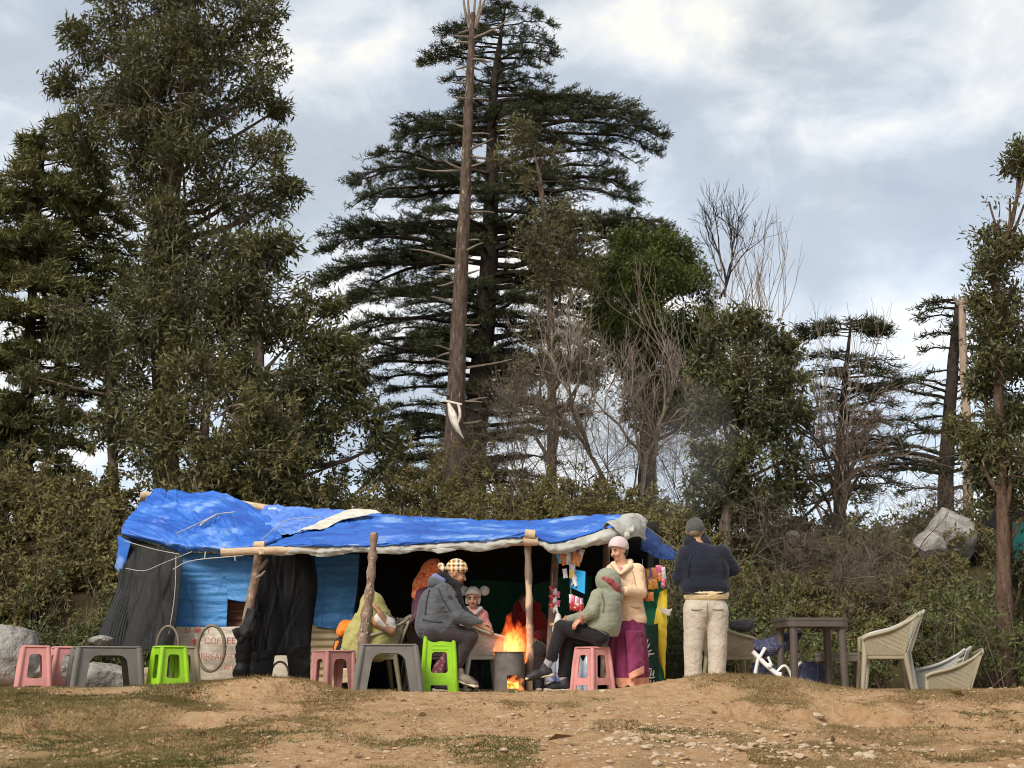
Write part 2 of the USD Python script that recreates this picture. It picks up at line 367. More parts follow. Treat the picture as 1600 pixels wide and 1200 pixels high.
soil = usdkit.material(stage, '/World/Looks/soil', {
    'g': ('geometry', {}), 'n': ('noise_texture', {'scale': 1.1, 'detail': 6.0, 'roughness': .62}), 'n2': ('noise_texture', {'scale': 9.0, 'detail': 6.0, 'roughness': .7}),
    'xyz': ('separate_xyz', {}), 'gm': ('map_range', {'from_min': -1.2, 'from_max': -3.6, 'to_min': 0.0, 'to_max': .16, 'clamp': True}),
    'far': ('map_range', {'from_min': 13.0, 'from_max': 14.0, 'to_min': 0.0, 'to_max': 0.05, 'clamp': True}),
    'add': ('math', {'math_type': 'add'}), 'add2': ('math', {'math_type': 'add'}), 'madd': ('math', {'math_type': 'multiply_add', 'value2': .45}),
    'soilc': ('rgb_ramp', {'ramp': [(.27, (.16, .088, .042)), (.37, (.37, .218, .108)), (.56, (.475, .31, .172)), (.75, (.55, .415, .265))]}),
    'turf': ('rgb_ramp', {'ramp': [(.3, (.10, .085, .03)), (.5, (.20, .155, .065)), (.7, (.30, .22, .11))]}),
    'tm': ('rgb_ramp', {'ramp': [(.76, (0, 0, 0)), (.94, (.6, .6, .6))]}), 'mix': ('mix', {}),
    'vor': ('voronoi_texture', {'scale': 16.0, 'detail': 3.0}), 'nb': ('noise_texture', {'scale': 38.0, 'detail': 7.0, 'roughness': .75}),
    'hb': ('math', {'math_type': 'multiply_add', 'value2': .5}),
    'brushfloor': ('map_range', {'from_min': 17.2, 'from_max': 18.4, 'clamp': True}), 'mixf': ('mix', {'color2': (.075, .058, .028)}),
    'b': ('bump', {'strength': 1.0, 'distance': .045}), 'p': ('principled_bsdf', {'roughness': .95, 'specular_ior_level': .1})},
    [('g.position', 'n.vector'), ('g.position', 'n2.vector'), ('g.position', 'xyz.vector'), ('g.position', 'vor.vector'), ('g.position', 'nb.vector'),
     ('xyz.x', 'gm.value'), ('xyz.y', 'far.value'), ('n.fac', 'add.value1'), ('gm.result', 'add.value2'), ('n2.fac', 'madd.value1'), ('add.value', 'madd.value3'),
     ('madd.value', 'add2.value1'), ('far.result', 'add2.value2'), ('add2.value', 'tm.fac'), ('n2.fac', 'soilc.fac'), ('n2.fac', 'turf.fac'), ('tm.color', 'mix.fac'), ('soilc.color', 'mix.color1'), ('turf.color', 'mix.color2'),
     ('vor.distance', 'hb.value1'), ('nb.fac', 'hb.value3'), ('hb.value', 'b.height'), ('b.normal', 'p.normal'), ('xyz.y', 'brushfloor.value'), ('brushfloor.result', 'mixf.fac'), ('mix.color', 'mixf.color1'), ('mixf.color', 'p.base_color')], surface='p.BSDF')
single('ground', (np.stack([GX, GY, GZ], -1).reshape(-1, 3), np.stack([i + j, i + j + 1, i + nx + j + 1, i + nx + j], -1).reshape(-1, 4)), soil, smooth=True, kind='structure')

# ---------------------------------------------------------------- vegetation
bark = M('rough_bark', (.085, .062, .045), (.16, .125, .10), 9, .9, .8, 30, .1, stretch=(3, 3, .6), dist=.03)
bark_pine = M('pine_bark', (.06, .04, .03), (.13, .096, .075), 7, .9, .9, 24, .1, stretch=(2.5, 2.5, .7), c3=(.42, .38, .33), hi=.62, dist=.04)
bark_red = M('reddish_bark', (.06, .038, .028), (.13, .085, .06), 7, .9, .9, 24, .1, stretch=(2.5, 2.5, .7), dist=.04)
bark_dark = M('dark_bark', (.018, .014, .012), (.042, .032, .026), 8, .9, .6, 30, .1)
bark_grey = M('grey_twig_bark', (.12, .095, .075), (.20, .165, .135), 5, .9, 0, 30, .1)
bark_shrub = M('shrub_bark', (.075, .058, .045), (.135, .11, .085), 5, .9, 0, 30, .1)
dead_wood = M('dead_wood', (.48, .43, .36), (.68, .64, .57), 8, .8, .3, 40, .1)
oak_leaf = foliage('oak_leaf', [(.052, .054, .021), (.095, .095, .035), (.145, .136, .051), (.21, .176, .075), (.27, .215, .12)], .25, .45, .35)
olive_leaf = foliage('olive_leaf', [(.075, .072, .027), (.13, .12, .046), (.20, .172, .072), (.27, .215, .11)], .25)
cedar_leaf = foliage('cedar_needles', [(.026, .032, .014), (.044, .05, .019), (.072, .072, .025), (.115, .098, .036)], .12, .6, .2)
cedar_olive = foliage('young_cedar_needles', [(.065, .072, .024), (.115, .112, .038), (.17, .15, .052), (.22, .18, .075)], .15, .6, .2)
cypress_leaf = foliage('cypress_sprays', [(.045, .06, .012), (.085, .10, .02), (.14, .15, .03), (.19, .17, .05)], .15, .6, .2)
brush_leaf = foliage('brush_leaf', [(.11, .09, .037), (.155, .138, .052), (.235, .193, .076), (.30, .23, .11), (.22, .115, .055)], .25, .6, .15)
green_brush = foliage('green_brush_leaf', [(.055, .065, .021), (.10, .115, .037), (.15, .155, .052), (.23, .20, .085)], .22, .5, .25)

def crown_points(g, clumps, dens, thresh=.40, freq=1.1, seed=0):
    P, D, C0 = [], [], []
    for c in clumps:
        px, py, d, rx, ry = c[:5]; C = at(px, py, d); s_ = d / 2153.0
        R = np.array([rx * s_, (rx + ry) / 2 * s_ * .9, ry * s_]); n = int(dens * 2.35 * (R[0] * R[1] * R[2]) ** (2 / 3) * 4 + 30)
        u = g.normal(size=(n, 3)); u /= np.linalg.norm(u, axis=1, keepdims=True)
        r = g.uniform(.12, 1, n) ** .55 * g.choice([1, 1, 1.12], n)
        p = C + u * R * r[:, None]; k = meshkit.fbm(p * freq * 1.35, 3, seed + 40) > thresh + .045
        P.append(p[k]); D.append(u[k]); C0.append(np.repeat(C[None], k.sum(), 0))
    return np.vstack(P), np.vstack(D), np.vstack(C0)

def rosettes(g, P, D, per, L, W, droop=0.0, spread=.9, back=.12):
    n = len(P); b = np.repeat(P, per, 0); d = np.repeat(D, per, 0) * .55 + g.normal(size=(n * per, 3)) * spread; d[:, 2] -= droop
    d /= np.linalg.norm(d, axis=1, keepdims=True)
    b = b + g.normal(size=b.shape) * back * .5
    N = g.normal(size=b.shape) * .7 + [0, 0, 1.0]
    return leaves(b, d, N, L * g.uniform(.6, 1.25, n * per), W * g.uniform(.7, 1.2, n * per))

def limb_path(g, a, b, n=6, lift=.12):
    L = np.linalg.norm(b - a); m = (a + b) / 2 + g.normal(size=3) * L * .08; m[2] -= lift * L
    return spline([a, m, b], n)

def broadleaf(name, label, trunk, clumps, leaf, wood, dens, per=9, L=.12, W=.036, seed=1, thresh=.40, droop=.1, tw=.5, cat='tree', limbs=True, freq=1.1):
    """trunk: (px, py, d, radius) from the foot up."""
    g = rng(seed); T = np.array([at(*t[:3]) for t in trunk]); r = np.array([t[3] for t in trunk])
    foot = T[0].copy(); foot[2] = gz(foot[0], foot[1]) - .1
    if T[0, 2] > foot[2]: T = np.vstack([foot, T]); r = np.concatenate([[r[0] * 1.15], r])
    t = thing(name, label, cat, foot)
    tp, tr = spline(T, 26), np.interp(np.linspace(0, 1, 26), np.linspace(0, 1, len(r)), r)
    part(t, 'trunk', MB().tube(tp, tr * (1 + .08 * g.uniform(-1, 1, 26)), 11, lump=.09, seed=seed), wood, 60, True)
    if limbs:
        for c in clumps:
            C = at(*c[:3]); low = tp[:, 2] < C[2] - .15
            dist = np.linalg.norm(tp - C, axis=1) + np.where(low, 0, 4); k = int(np.argmin(dist)); k = max(k - 1, 0)
            rr = min(tr[k] * .55, .03 + .02 * np.linalg.norm(tp[k] - C))
            part(t, 'limb', MB().tube(limb_path(g, tp[k], C), np.linspace(rr, .015, 6), 6), wood, 60, True)
    P, D, C0 = crown_points(g, clumps, dens, thresh, freq, seed)
    k = g.random(len(P)) < tw
    m = MB(); m.add(*twigs(C0[k] * .55 + P[k] * .45 + g.normal(size=(k.sum(), 3)) * .1, P[k], .012, .004, .15, g))
    part(t, 'twigs', m, wood, False, True, kind='stuff')
    part(t, 'crown', MB().add(*rosettes(g, P, D, per, L, W, droop)), leaf, False, True, kind='stuff')
    return t

def conifer(name, label, trunk, tiers, leaf, wood, seed=1, fill=2, needle=(.14, .035), dens=55, rise=.06, droop=.12, wid=.38, dead=0, cat='tree', depth=.85):
    """tiers: (py at the trunk, px of the left tip, px of the right tip, tip py shift)."""
    g = rng(seed); T = np.array([at(*t[:3]) for t in trunk]); r = np.array([t[3] for t in trunk])
    foot = T[0].copy(); foot[2] = gz(foot[0], foot[1]) - .1
    if T[0, 2] > foot[2]: T = np.vstack([foot, T]); r = np.concatenate([[r[0] * 1.15], r])
    t = thing(name, label, cat, foot)
    tp, tr = spline(T, 30), np.interp(np.linspace(0, 1, 30), np.linspace(0, 1, len(r)), r)
    part(t, 'trunk', MB().tube(tp, tr, 11, lump=.07, seed=seed), wood, 60, True)
    d0 = trunk[0][2]; br = MB(); tufts = []; bl0, bl1 = [], []
    def at_z(z): return np.array([np.interp(z, tp[:, 2], tp[:, q]) for q in range(3)]), np.interp(z, tp[:, 2], tr)
    for (py, xl, xr, sh) in tiers:
        z = at(trunk[0][0], py + g.normal() * 3, d0)[2]; A, ra = at_z(z)
        xa = 800 + A[0] / (d0 / 2153.0)
        todo = [(np.pi + g.normal() * .18, abs(xa - xl) * d0 / 2153, 0), (g.normal() * .18, abs(xr - xa) * d0 / 2153, 0)]
        for q in range(fill if py > 470 or fill > 6 else max(fill - 3, 1)):
            az = g.uniform(0, 2 * np.pi); c = math.cos(az); w = abs(c)
            base = (todo[1][1] if c > 0 else todo[0][1]) * w + depth * (todo[0][1] + todo[1][1]) / 2 * (1 - w)
            todo.append((az, base * g.uniform(.6, 1.0), g.uniform(-.8, .8)))
        for az, Lb, dz in todo:
            if Lb < .15: continue
            B0, rb = at_z(z + dz * .6 * min(1, Lb)); dirh = np.array([math.cos(az), math.sin(az), 0])
            tipz = -sh * d0 / 2153 + g.normal() * .06 * Lb
            P = spline([B0, B0 + dirh * Lb * .4 + [0, 0, rise * Lb + tipz * .4], B0 + dirh * Lb * .8 + [0, 0, rise * Lb * .9 + tipz * .8], B0 + dirh * Lb + [0, 0, tipz - droop * Lb * .35]], 9)
            P[1:-1] += g.normal(size=(7, 3)) * .03 * Lb * .4
            br.tube(P, np.linspace(max(min(rb * .45, .016 + .018 * Lb), .012), .008, 9), 5)
            ns = int(6 + 9 * Lb); s_ = g.uniform(.05, 1, ns) ** .85; Q = np.array([np.interp(s_, np.linspace(0, 1, 9), P[:, q]) for q in range(3)]).T
            side = np.cross(dirh, [0, 0, 1]) * np.where(g.random(ns) < .5, -1, 1)[:, None]
            bl = Lb * wid * (1.08 - s_) * g.uniform(.5, 1.2, ns) + .22
            E = Q + (side * .8 + dirh * g.uniform(.2, .9, ns)[:, None]) * bl[:, None] + np.stack([g.normal(size=ns) * .05, g.normal(size=ns) * .05, g.uniform(-.16, .05, ns) * bl], 1)
            bl0.append(Q); bl1.append(E)
            cnt = np.maximum((bl * dens).astype(int), 6); a = np.repeat(np.arange(ns), cnt); u = g.uniform(.12, 1.06, len(a))[:, None]
            tufts.append((Q[a] * (1 - u) + E[a] * u + g.normal(size=(len(a), 3)) * [.035, .035, .03], (E - Q)[a] / bl[a][:, None]))
    part(t, 'branches', br, wood, 60, True)
    part(t, 'twigs', MB().add(*twigs(np.vstack(bl0), np.vstack(bl1), .009, .004, .06, g)), wood, False, True, kind='stuff')
    P, D = np.vstack([x[0] for x in tufts]), np.vstack([x[1] for x in tufts])
    D = D * .6 + g.normal(size=D.shape) * .55 + [0, 0, .25]
    part(t, 'crown', MB().add(*slivers(P, D / np.linalg.norm(D, axis=1, keepdims=True), needle[0] * g.uniform(.6, 1.3, len(P)), needle[1], g)), leaf, False, True, kind='stuff')
    return t

def bare_segments(g, base, d, L, r, depth, spread=.55, kids=(2, 4), up=.25, out=None):
    if out is None: out = []
    n = 3 if depth > 0 else 2; p = np.array(base, float); d = np.array(d, float)
    for s_ in range(n):
        d = d + g.normal(size=3) * .16 + [0, 0, up * .2]; d /= np.linalg.norm(d)
        q = p + d * L / n; out.append((p, q, r * (1 - .25 * s_ / n), r * (1 - .25 * (s_ + 1) / n))); p = q
        if depth > 0:
            for _ in range(g.integers(*kids)) if s_ == n - 1 else range(g.integers(0, 2)):
                e = d + g.normal(size=3) * spread + [0, 0, up]; e /= np.linalg.norm(e)
                bare_segments(g, p, e, L * g.uniform(.55, .85), r * .58, depth - 1, spread, kids, up, out)
    return out
def bare_mesh(g, segs):
    A = np.array([x[0] for x in segs]); B = np.array([x[1] for x in segs])
    return straight_twigs(A, B, np.array([x[2] for x in segs]), np.array([x[3] for x in segs]), g)

# the tall evergreen oak on the left, and the broad ones round its foot
broadleaf('oak_tree', 'tallest evergreen oak with dark narrow leaves, its top cut off by the upper edge', [(262, 790, 24.5, .24), (258, 560, 24.5, .21), (262, 400, 24.5, .17), (280, 200, 24.5, .11), (300, 20, 24.5, .06), (305, -90, 24.5, .03)],
    [(x, y, 24.5 + dd, a, b) for x, y, dd, a, b in [
        (215, 10, .3, 85, 60), (300, -20, 0, 90, 60), (395, 15, -.2, 55, 45), (160, 70, .2, 60, 45), (115, 50, 0, 22, 22), (250, 90, -.5, 80, 55), (340, 80, .3, 70, 50), (420, 95, 0, 35, 40),
        (100, 130, .2, 32, 26), (160, 150, 0, 55, 40), (240, 170, -.8, 75, 55), (320, 160, .2, 65, 50), (400, 150, 0, 42, 34), (435, 170, .3, 18, 14), (130, 205, .4, 50, 36), (200, 230, -.3, 65, 46), (285, 245, -.7, 60, 48),
        (360, 240, .2, 60, 46), (420, 230, 0, 35, 34), (150, 255, .6, 42, 28), (230, 300, 0, 48, 40), (330, 310, -.3, 55, 40), (410, 290, .1, 55, 34), (455, 298, .3, 24, 16), (400, 330, .2, 50, 26), (260, 350, -.4, 42, 40), (265, 420, -.4, 45, 45), (200, 160, -.6, 60, 60), (280, 130, -.6, 70, 60), (285, 60, -.9, 34, 50), (280, 150, -1, 32, 50), (272, 240, -1, 32, 50), (262, 330, -.9, 34, 46), (258, 400, -.9, 36, 44), (256, 470, -.9, 40, 44), (255, 540, -.9, 40, 44)]],
    oak_leaf, bark, 54, 9, .15, .041, 11, .37)
broadleaf('oak_tree', 'broad evergreen oak in the left middle, its leafy side reaching towards the cedar', [(410, 800, 23.5, .16), (405, 620, 23.5, .12), (400, 430, 23.5, .05)],
    [(x, y, 23.6 + dd, a, b) for x, y, dd, a, b in [
        (330, 400, .3, 75, 46), (405, 395, 0, 48, 34), (440, 385, 0, 28, 22), (300, 460, -.3, 85, 55), (400, 470, 0, 80, 55), (465, 460, .2, 50, 40), (520, 480, .4, 20, 16), (250, 520, -.2, 70, 50), (350, 540, -.4, 85, 60), (450, 540, 0, 75, 55), (525, 545, .2, 42, 36),
        (500, 600, .2, 60, 46), (555, 590, .3, 25, 22), (420, 610, -.4, 80, 50), (560, 650, .3, 42, 40), (500, 680, 0, 65, 46), (600, 690, .4, 34, 26), (540, 720, .2, 55, 36), (470, 750, 0, 70, 36), (590, 735, .3, 25, 20)]],
    oak_leaf, bark, 62, 9, .15, .046, 12, .37)
broadleaf('oak_tree', 'leafy olive-brown oak just behind the left end of the blue roof', [(320, 830, 22.3, .12), (318, 700, 22.3, .09), (330, 560, 22.3, .03)],
    [(x, y, 22.2 + dd, a, b) for x, y, dd, a, b in [
        (310, 590, .2, 70, 45), (250, 640, 0, 60, 46), (350, 650, -.3, 85, 55), (420, 660, 0, 55, 50), (280, 700, -.2, 75, 46), (370, 720, -.4, 90, 46), (450, 710, 0, 50, 40), (250, 740, .1, 55, 34), (320, 765, -.2, 80, 34), (420, 775, -.2, 75, 30), (500, 775, .1, 45, 26)]],
    olive_leaf, bark, 62, 9, .14, .045, 13, .37)
broadleaf('oak_tree', 'small dark leafy oak between the left conifer and the tall oak', [(180, 830, 24, .1), (175, 680, 24, .08), (170, 540, 24, .03)],
    [(x, y, 24 + dd, a, b) for x, y, dd, a, b in [(120, 490, 0, 45, 34), (180, 520, 0, 55, 45), (130, 560, .2, 60, 40), (190, 600, 0, 60, 45), (110, 620, .2, 55, 36), (170, 660, 0, 55, 34), (210, 690, 0, 40, 40), (60, 590, .3, 40, 26), (215, 460, 0, 40, 50)]],
    oak_leaf, bark, 55, 9, .14, .042, 14, .38)
tl = [(y, xl, xr, sh) for y, xl, xr, sh in [(200, 45, 95, 4), (225, 18, 120, 6), (260, 0, 130, 8), (290, -30, 150, 10), (320, -40, 160, 10), (350, -60, 185, 12), (380, -70, 190, 12), (410, -80, 190, 14), (440, -90, 195, 14), (475, -90, 200, 12), (510, -90, 190, 12), (545, -100, 180, 10), (580, -100, 170, 8), (620, -100, 165, 6), (660, -90, 150, 4), (700, -90, 140, 0), (735, -80, 130, 0)]]
conifer('cedar_tree', 'olive-green feathery cedar at the left edge of the picture', [(38, 800, 26, .15), (45, 560, 26, .11), (60, 330, 26, .06), (72, 185, 26, .015)], tl, cedar_olive, bark_dark, 21, 8, (.17, .036), 66, .10, .25, .40)

tc = [(14, 750, 800, 0), (22, 735, 850, 3), (40, 700, 866, 3), (52, 680, 860, 4), (66, 665, 868, 5), (80, 648, 872, 6), (92, 655, 862, 8), (128, 690, 860, 4), (136, 712, 850, 4), (156, 725, 930, 0), (166, 715, 975, 0),
      (180, 640, 1010, 8), (188, 606, 1030, 10), (197, 602, 1044, 10), (207, 615, 1036, 10), (216, 640, 1015, 8), (258, 545, 955, 10), (268, 535, 975, 10), (278, 534, 990, 10), (288, 545, 996, 12), (298, 560, 1000, 12), (330, 640, 940, 6),
      (352, 530, 1020, 8), (364, 520, 1055, 8), (376, 498, 1062, 10), (388, 488, 1055, 12), (398, 492, 1045, 12), (410, 505, 1040, 12), (440, 530, 1020, 10), (452, 535, 1010, 10), (464, 545, 1000, 10), (492, 545, 970, 8), (505, 540, 965, 8), (530, 545, 955, 8), (545, 545, 950, 8), (572, 560, 940, 8), (590, 570, 935, 8), (612, 590, 925, 6), (630, 600, 920, 6), (665, 610, 900, 5), (682, 612, 890, 4), (715, 600, 870, 3), (735, 590, 860, 2), (755, 585, 850, 2)]
conifer('cedar_tree', 'great dark flat-tiered cedar in the centre, behind the tall bare trunk', [(738, 800, 36, .40), (740, 700, 36, .34), (760, 480, 36, .26), (768, 300, 36, .19), (770, 160, 36, .13), (782, 60, 36, .06), (790, 10, 36, .02)], tc, cedar_leaf, bark_dark, 22, 5, (.135, .026), 74, .035, .14, .27, depth=.5)

# the tall bare pine trunk with its stubs
g = rng(31)
pt = [(704, 800, 27, .225), (712, 640, 27, .185), (718, 480, 27, .15), (727, 300, 27, .115), (733, 150, 27, .085), (737, 60, 27, .065), (739, 20, 27, .05)]
T = np.array([at(*q[:3]) for q in pt]); T = np.vstack([[T[0, 0], T[0, 1], gz(T[0, 0], T[0, 1]) - .1], T])
pine = thing('dead_pine', 'tall bare pine trunk with broken stubs and a torn white strip low down', 'tree', T[0])
tp, tr = spline(T, 34), np.interp(np.linspace(0, 1, 34), np.linspace(0, 1, 8), [.26] + [q[3] for q in pt])
part(pine, 'trunk', MB().tube(tp, tr, 14, lump=.08, seed=3), bark_pine, 60, True)
for k in range(46):
    z = g.uniform(T[0, 2] + 2, tp[-1, 2] - .2); B = np.array([np.interp(z, tp[:, 2], tp[:, q]) for q in range(3)]); r0 = np.interp(z, tp[:, 2], tr)
    az = g.uniform(-.9, .9) + (np.pi if g.random() < .5 else 0); L = g.uniform(.10, .5) if g.random() < .93 else g.uniform(.6, .95)
    d = np.array([math.cos(az), math.sin(az) * .7, g.uniform(-.25, .35)])
    part(pine, 'branch_stub', MB().tube(spline([B + d * r0 * .5, B + d * (r0 + L * .6), B + d * (r0 + L) + [0, 0, g.uniform(-.1, .12) * L]], 5), np.linspace(.03, .011, 5), 5), bark_grey, 60, True)
for x1, y1 in ((722, -40), (731, -60), (745, -50), (756, -35), (762, -10)):
    part(pine, 'dead_top', MB().tube(spline([at(738 + (x1 - 740) * .2, 45, 27), at(738 + (x1 - 740) * .7, 10, 27), at(x1, y1, 27)], 7), np.linspace(.042, .012, 7), 6), bark_grey, 60, True)
stripf = [at(700, 628, 26.7), at(708, 650, 26.66), at(714, 668, 26.6), at(724, 685, 26.6)]
part(pine, 'torn_strip', MB().tube(spline(stripf, 9), [.02, .05, .085, .09, .08, .065, .05, .03, .012], 5).tube([at(694, 626, 26.7), at(722, 632, 26.65)], [.03, .02], 5).tube(spline([at(716, 630, 26.66), at(719, 650, 26.6), at(712, 668, 26.6)], 6), .03, 5), dead_wood, 60, True)

# slender oak with leafy bark, and its tufts
broadleaf('oak_tree', 'slender oak with leafy tufts up its trunk, right of the bare pine', [(862, 800, 26, .10), (862, 600, 26, .085), (858, 450, 26, .065), (850, 320, 26, .04), (835, 240, 26, .02), (815, 190, 26, .012)],
    [(x, y, 26 + dd, a, b) for x, y, dd, a, b in [(815, 205, 0, 34, 26), (850, 240, .3, 40, 30), (795, 245, .3, 30, 22), (840, 285, 0, 36, 26), (875, 335, 0, 46, 30), (845, 375, -.2, 56, 40), (905, 385, 0, 46, 42), (870, 430, -.2, 60, 34), (910, 440, .1, 36, 32), (845, 500, -.2, 40, 46), (890, 540, 0, 56, 40), (845, 580, -.2, 56, 40), (920, 570, .2, 40, 36), (870, 640, 0, 60, 40), (800, 620, .1, 40, 40)]],
    olive_leaf, bark_pine, 34, 8, .115, .034, 15, .42, tw=.8)

# dense cypress-like evergreen
broadleaf('cypress_tree', 'dense rounded bright-green evergreen right of the cedar', [(1010, 800, 28, .2), (1015, 600, 28, .16), (1020, 420, 28, .06)],
    [(x, y, 28 + dd, a, b) for x, y, dd, a, b in [(985, 378, 0, 46, 30), (1035, 390, 0, 56, 34), (962, 425, 0, 50, 40), (1020, 440, -.5, 70, 46), (1078, 440, 0, 42, 46), (950, 490, 0, 40, 36), (1010, 505, -.5, 60, 36), (1080, 505, -.2, 45, 36), (1105, 480, .2, 16, 26), (1040, 545, 0, 60, 30), (970, 545, 0, 40, 24), (1100, 540, 0, 26, 30), (985, 590, 0, 44, 34), (1060, 600, 0, 50, 36), (1110, 590, .1, 30, 34), (1020, 640, .1, 50, 34), (1085, 650, .2, 40, 30)]],
    cypress_leaf, bark_dark, 95, 14, .11, .034, 16, .36, droop=.5, tw=.3)
# leafy oak behind the navy jacket
broadleaf('oak_tree', 'bushy dark oak behind the man in navy, brightest leaves at its middle', [(1133, 840, 22.5, .11), (1140, 760, 22.5, .10), (1150, 640, 22.5, .07), (1160, 520, 22.5, .03)],
    [(x, y, 22.6 + dd, a, b) for x, y, dd, a, b in [(1165, 495, 0, 28, 16), (1130, 520, .1, 36, 26), (1185, 530, 0, 44, 30), (1225, 545, .2, 26, 18), (1110, 570, .2, 40, 34), (1165, 585, -.3, 60, 42), (1230, 590, 0, 34, 30), (1130, 640, -.2, 56, 42), (1200, 650, -.3, 60, 46), (1250, 655, .2, 24, 26), (1110, 700, 0, 40, 36), (1170, 715, -.4, 62, 42), (1225, 720, 0, 36, 36), (1120, 760, 0, 50, 36), (1185, 775, -.2, 62, 36), (1240, 770, .2, 26, 26), (1150, 805, 0, 60, 24)]],
    oak_leaf, bark, 62, 9, .14, .045, 17, .37)
# flat-topped cedar on the right with bare lower boughs
conifer('cedar_tree', 'flat-topped thin cedar with long drooping boughs, right of the bushy oak', [(1312, 830, 29, .12), (1310, 740, 29, .10), (1318, 620, 29, .07), (1330, 500, 29, .02)],
    [(505, 1262, 1388, 8), (515, 1240, 1398, 8), (524, 1250, 1392, 8), (562, 1235, 1400, 6), (572, 1240, 1395, 6), (588, 1262, 1412, 2), (612, 1280, 1420, -10), (640, 1285, 1390, 4), (665, 1280, 1440, 8), (690, 1275, 1400, 8), (715, 1270, 1460, 10), (745, 1265, 1470, 6), (770, 1265, 1400, 4)], cedar_leaf, bark_dark, 23, 3, (.13, .025), 44, .07, .14, .28)
# broken cedar far right, two trunks
conifer('cedar_tree', 'thin cedar with a snapped top beside a pale dead trunk, far right', [(1478, 800, 33, .20), (1480, 700, 33, .17), (1490, 560, 33, .13), (1497, 470, 33, .07)],
    [(470, 1445, 1525, 6), (482, 1440, 1535, 16), (500, 1448, 1530, 10), (525, 1442, 1540, 10), (550, 1450, 1545, 8), (580, 1446, 1550, 8), (600, 1400, 1560, -8), (625, 1360, 1560, -14), (650, 1420, 1570, 6), (680, 1400, 1570, 6), (712, 1320, 1580, 4), (722, 1290, 1590, 4), (745, 1320, 1590, 6), (765, 1400, 1595, 4)], cedar_leaf, bark_dark, 24, 1, (.15, .034), 26, .08, .16, .20)
g = rng(33)
S = [at(1513, 800, 31), at(1511, 680, 31), at(1506, 580, 31), at(1503, 470, 31)]; S = np.vstack([[S[0][0], 31, gz(S[0][0], 31) - .1], S])
snag = thing('dead_tree', 'pale dead trunk with splintered top standing right of the snapped cedar', 'tree', S[0])
part(snag, 'trunk', MB().tube(spline(S, 16), np.linspace(.13, .075, 16), 10, lump=.1, seed=5), M('pale_dead_trunk', (.20, .15, .115), (.33, .25, .19), 8, .9, .7, 22, .1, stretch=(2, 2, .5)), 60, True)
for dx in (-16, -5, 7, 16): part(snag, 'splinter', MB().tube([at(1503 + dx * .3, 475, 31), at(1503 + dx, 458 + abs(dx) * .3, 31)], [.06, .012], 5), bark_grey, 60, True)

# slender oak at the right edge
broadleaf('oak_tree', 'slender crooked oak at the right edge of the picture', [(1572, 1030, 18.6, .115), (1568, 900, 18.7, .10), (1566, 760, 18.8, .085), (1560, 620, 18.9, .07), (1562, 480, 19, .055), (1550, 420, 19, .05), (1580, 350, 19, .035), (1600, 240, 19, .015)],
    [(x, y, 19 + dd, a, b) for x, y, dd, a, b in [(1545, 315, 0, 28, 22), (1535, 355, 0, 26, 26), (1555, 395, 0, 34, 26), (1590, 260, 0, 22, 20), (1595, 235, 0, 12, 14), (1530, 465, 0, 16, 20), (1575, 470, 0, 40, 26), (1595, 510, .2, 30, 30), (1545, 530, 0, 26, 30), (1590, 560, 0, 40, 34), (1535, 600, .1, 30, 30), (1590, 640, .1, 46, 36), (1525, 690, 0, 30, 24), (1580, 720, -.2, 50, 40), (1610, 790, 0, 46, 46), (1535, 740, .2, 26, 22), (1600, 880, 0, 40, 40), (1500, 670, .2, 24, 16), (1560, 345, 0, 26, 24), (1578, 310, 0, 24, 26), (1588, 385, .1, 24, 24), (1545, 430, 0, 26, 24), (1592, 440, .1, 30, 26), (1560, 500, 0, 34, 26), (1555, 570, -.1, 34, 28), (1570, 660, -.1, 36, 30), (1560, 790, .1, 34, 30), (1600, 320, .2, 20, 22)]],
    oak_leaf, bark_red, 95, 9, .115, .034, 18, .37)

# bare trees
def bare_tree(name, label, foot, d, L, r, depth, seed, n=1, lean=(0, 0, 1), spread=.5, up=.3, wood=None, fan=.25):
    g = rng(seed); b = at(foot[0], foot[1], d); b[2] = gz(b[0], d) - .05 if foot[2] else b[2]
    t = thing(name, label, 'tree' if name == 'bare_tree' else 'shrub', b)
    for k in range(n):
        dr = np.array(lean) + g.normal(size=3) * [fan, fan, .05] * (n > 1)
        part(t, 'stem' if n > 1 else 'branches', MB().add(*bare_mesh(g, bare_segments(g, b + g.normal(size=3) * [.15, .15, 0] * (n > 1), dr / np.linalg.norm(dr), L * g.uniform(.8, 1.15), r, depth, spread, up=up))), wood or bark_grey, False, True)
    return t
bare_tree('bare_tree', 'bare pale tree forking low in front of the rounded evergreen', (985, 800, 1), 25, 1.7, .06, 5, 41, 2, (-.05, 0, 1), .5, .35, fan=.12)
bare_tree('bare_tree', 'leafless sapling showing against the sky above the rounded evergreen', (1118, 470, 0), 27, .75, .03, 4, 42, 2, (.12, 0, 1), .42, .35, bark_dark, .2)
bare_tree('bare_tree', 'leafless whip stems rising left of the flat-topped cedar', (1205, 800, 1), 26, 2.0, .04, 4, 43, 2, (.1, 0, 1), .22, .45, bark_grey, .16)
bare_tree('bare_tree', 'leafless whip stems rising through the flat-topped cedar', (1300, 800, 1), 26.5, 1.8, .035, 4, 44, 2, (.05, 0, 1), .22, .45, bark_grey, .16)
bare_tree('bare_tree', 'arching leafless tree with tangled boughs right of the bushy oak', (1290, 810, 1), 24, 1.15, .06, 5, 45, 2, (.15, 0, .9), .6, .1, bark, .3)
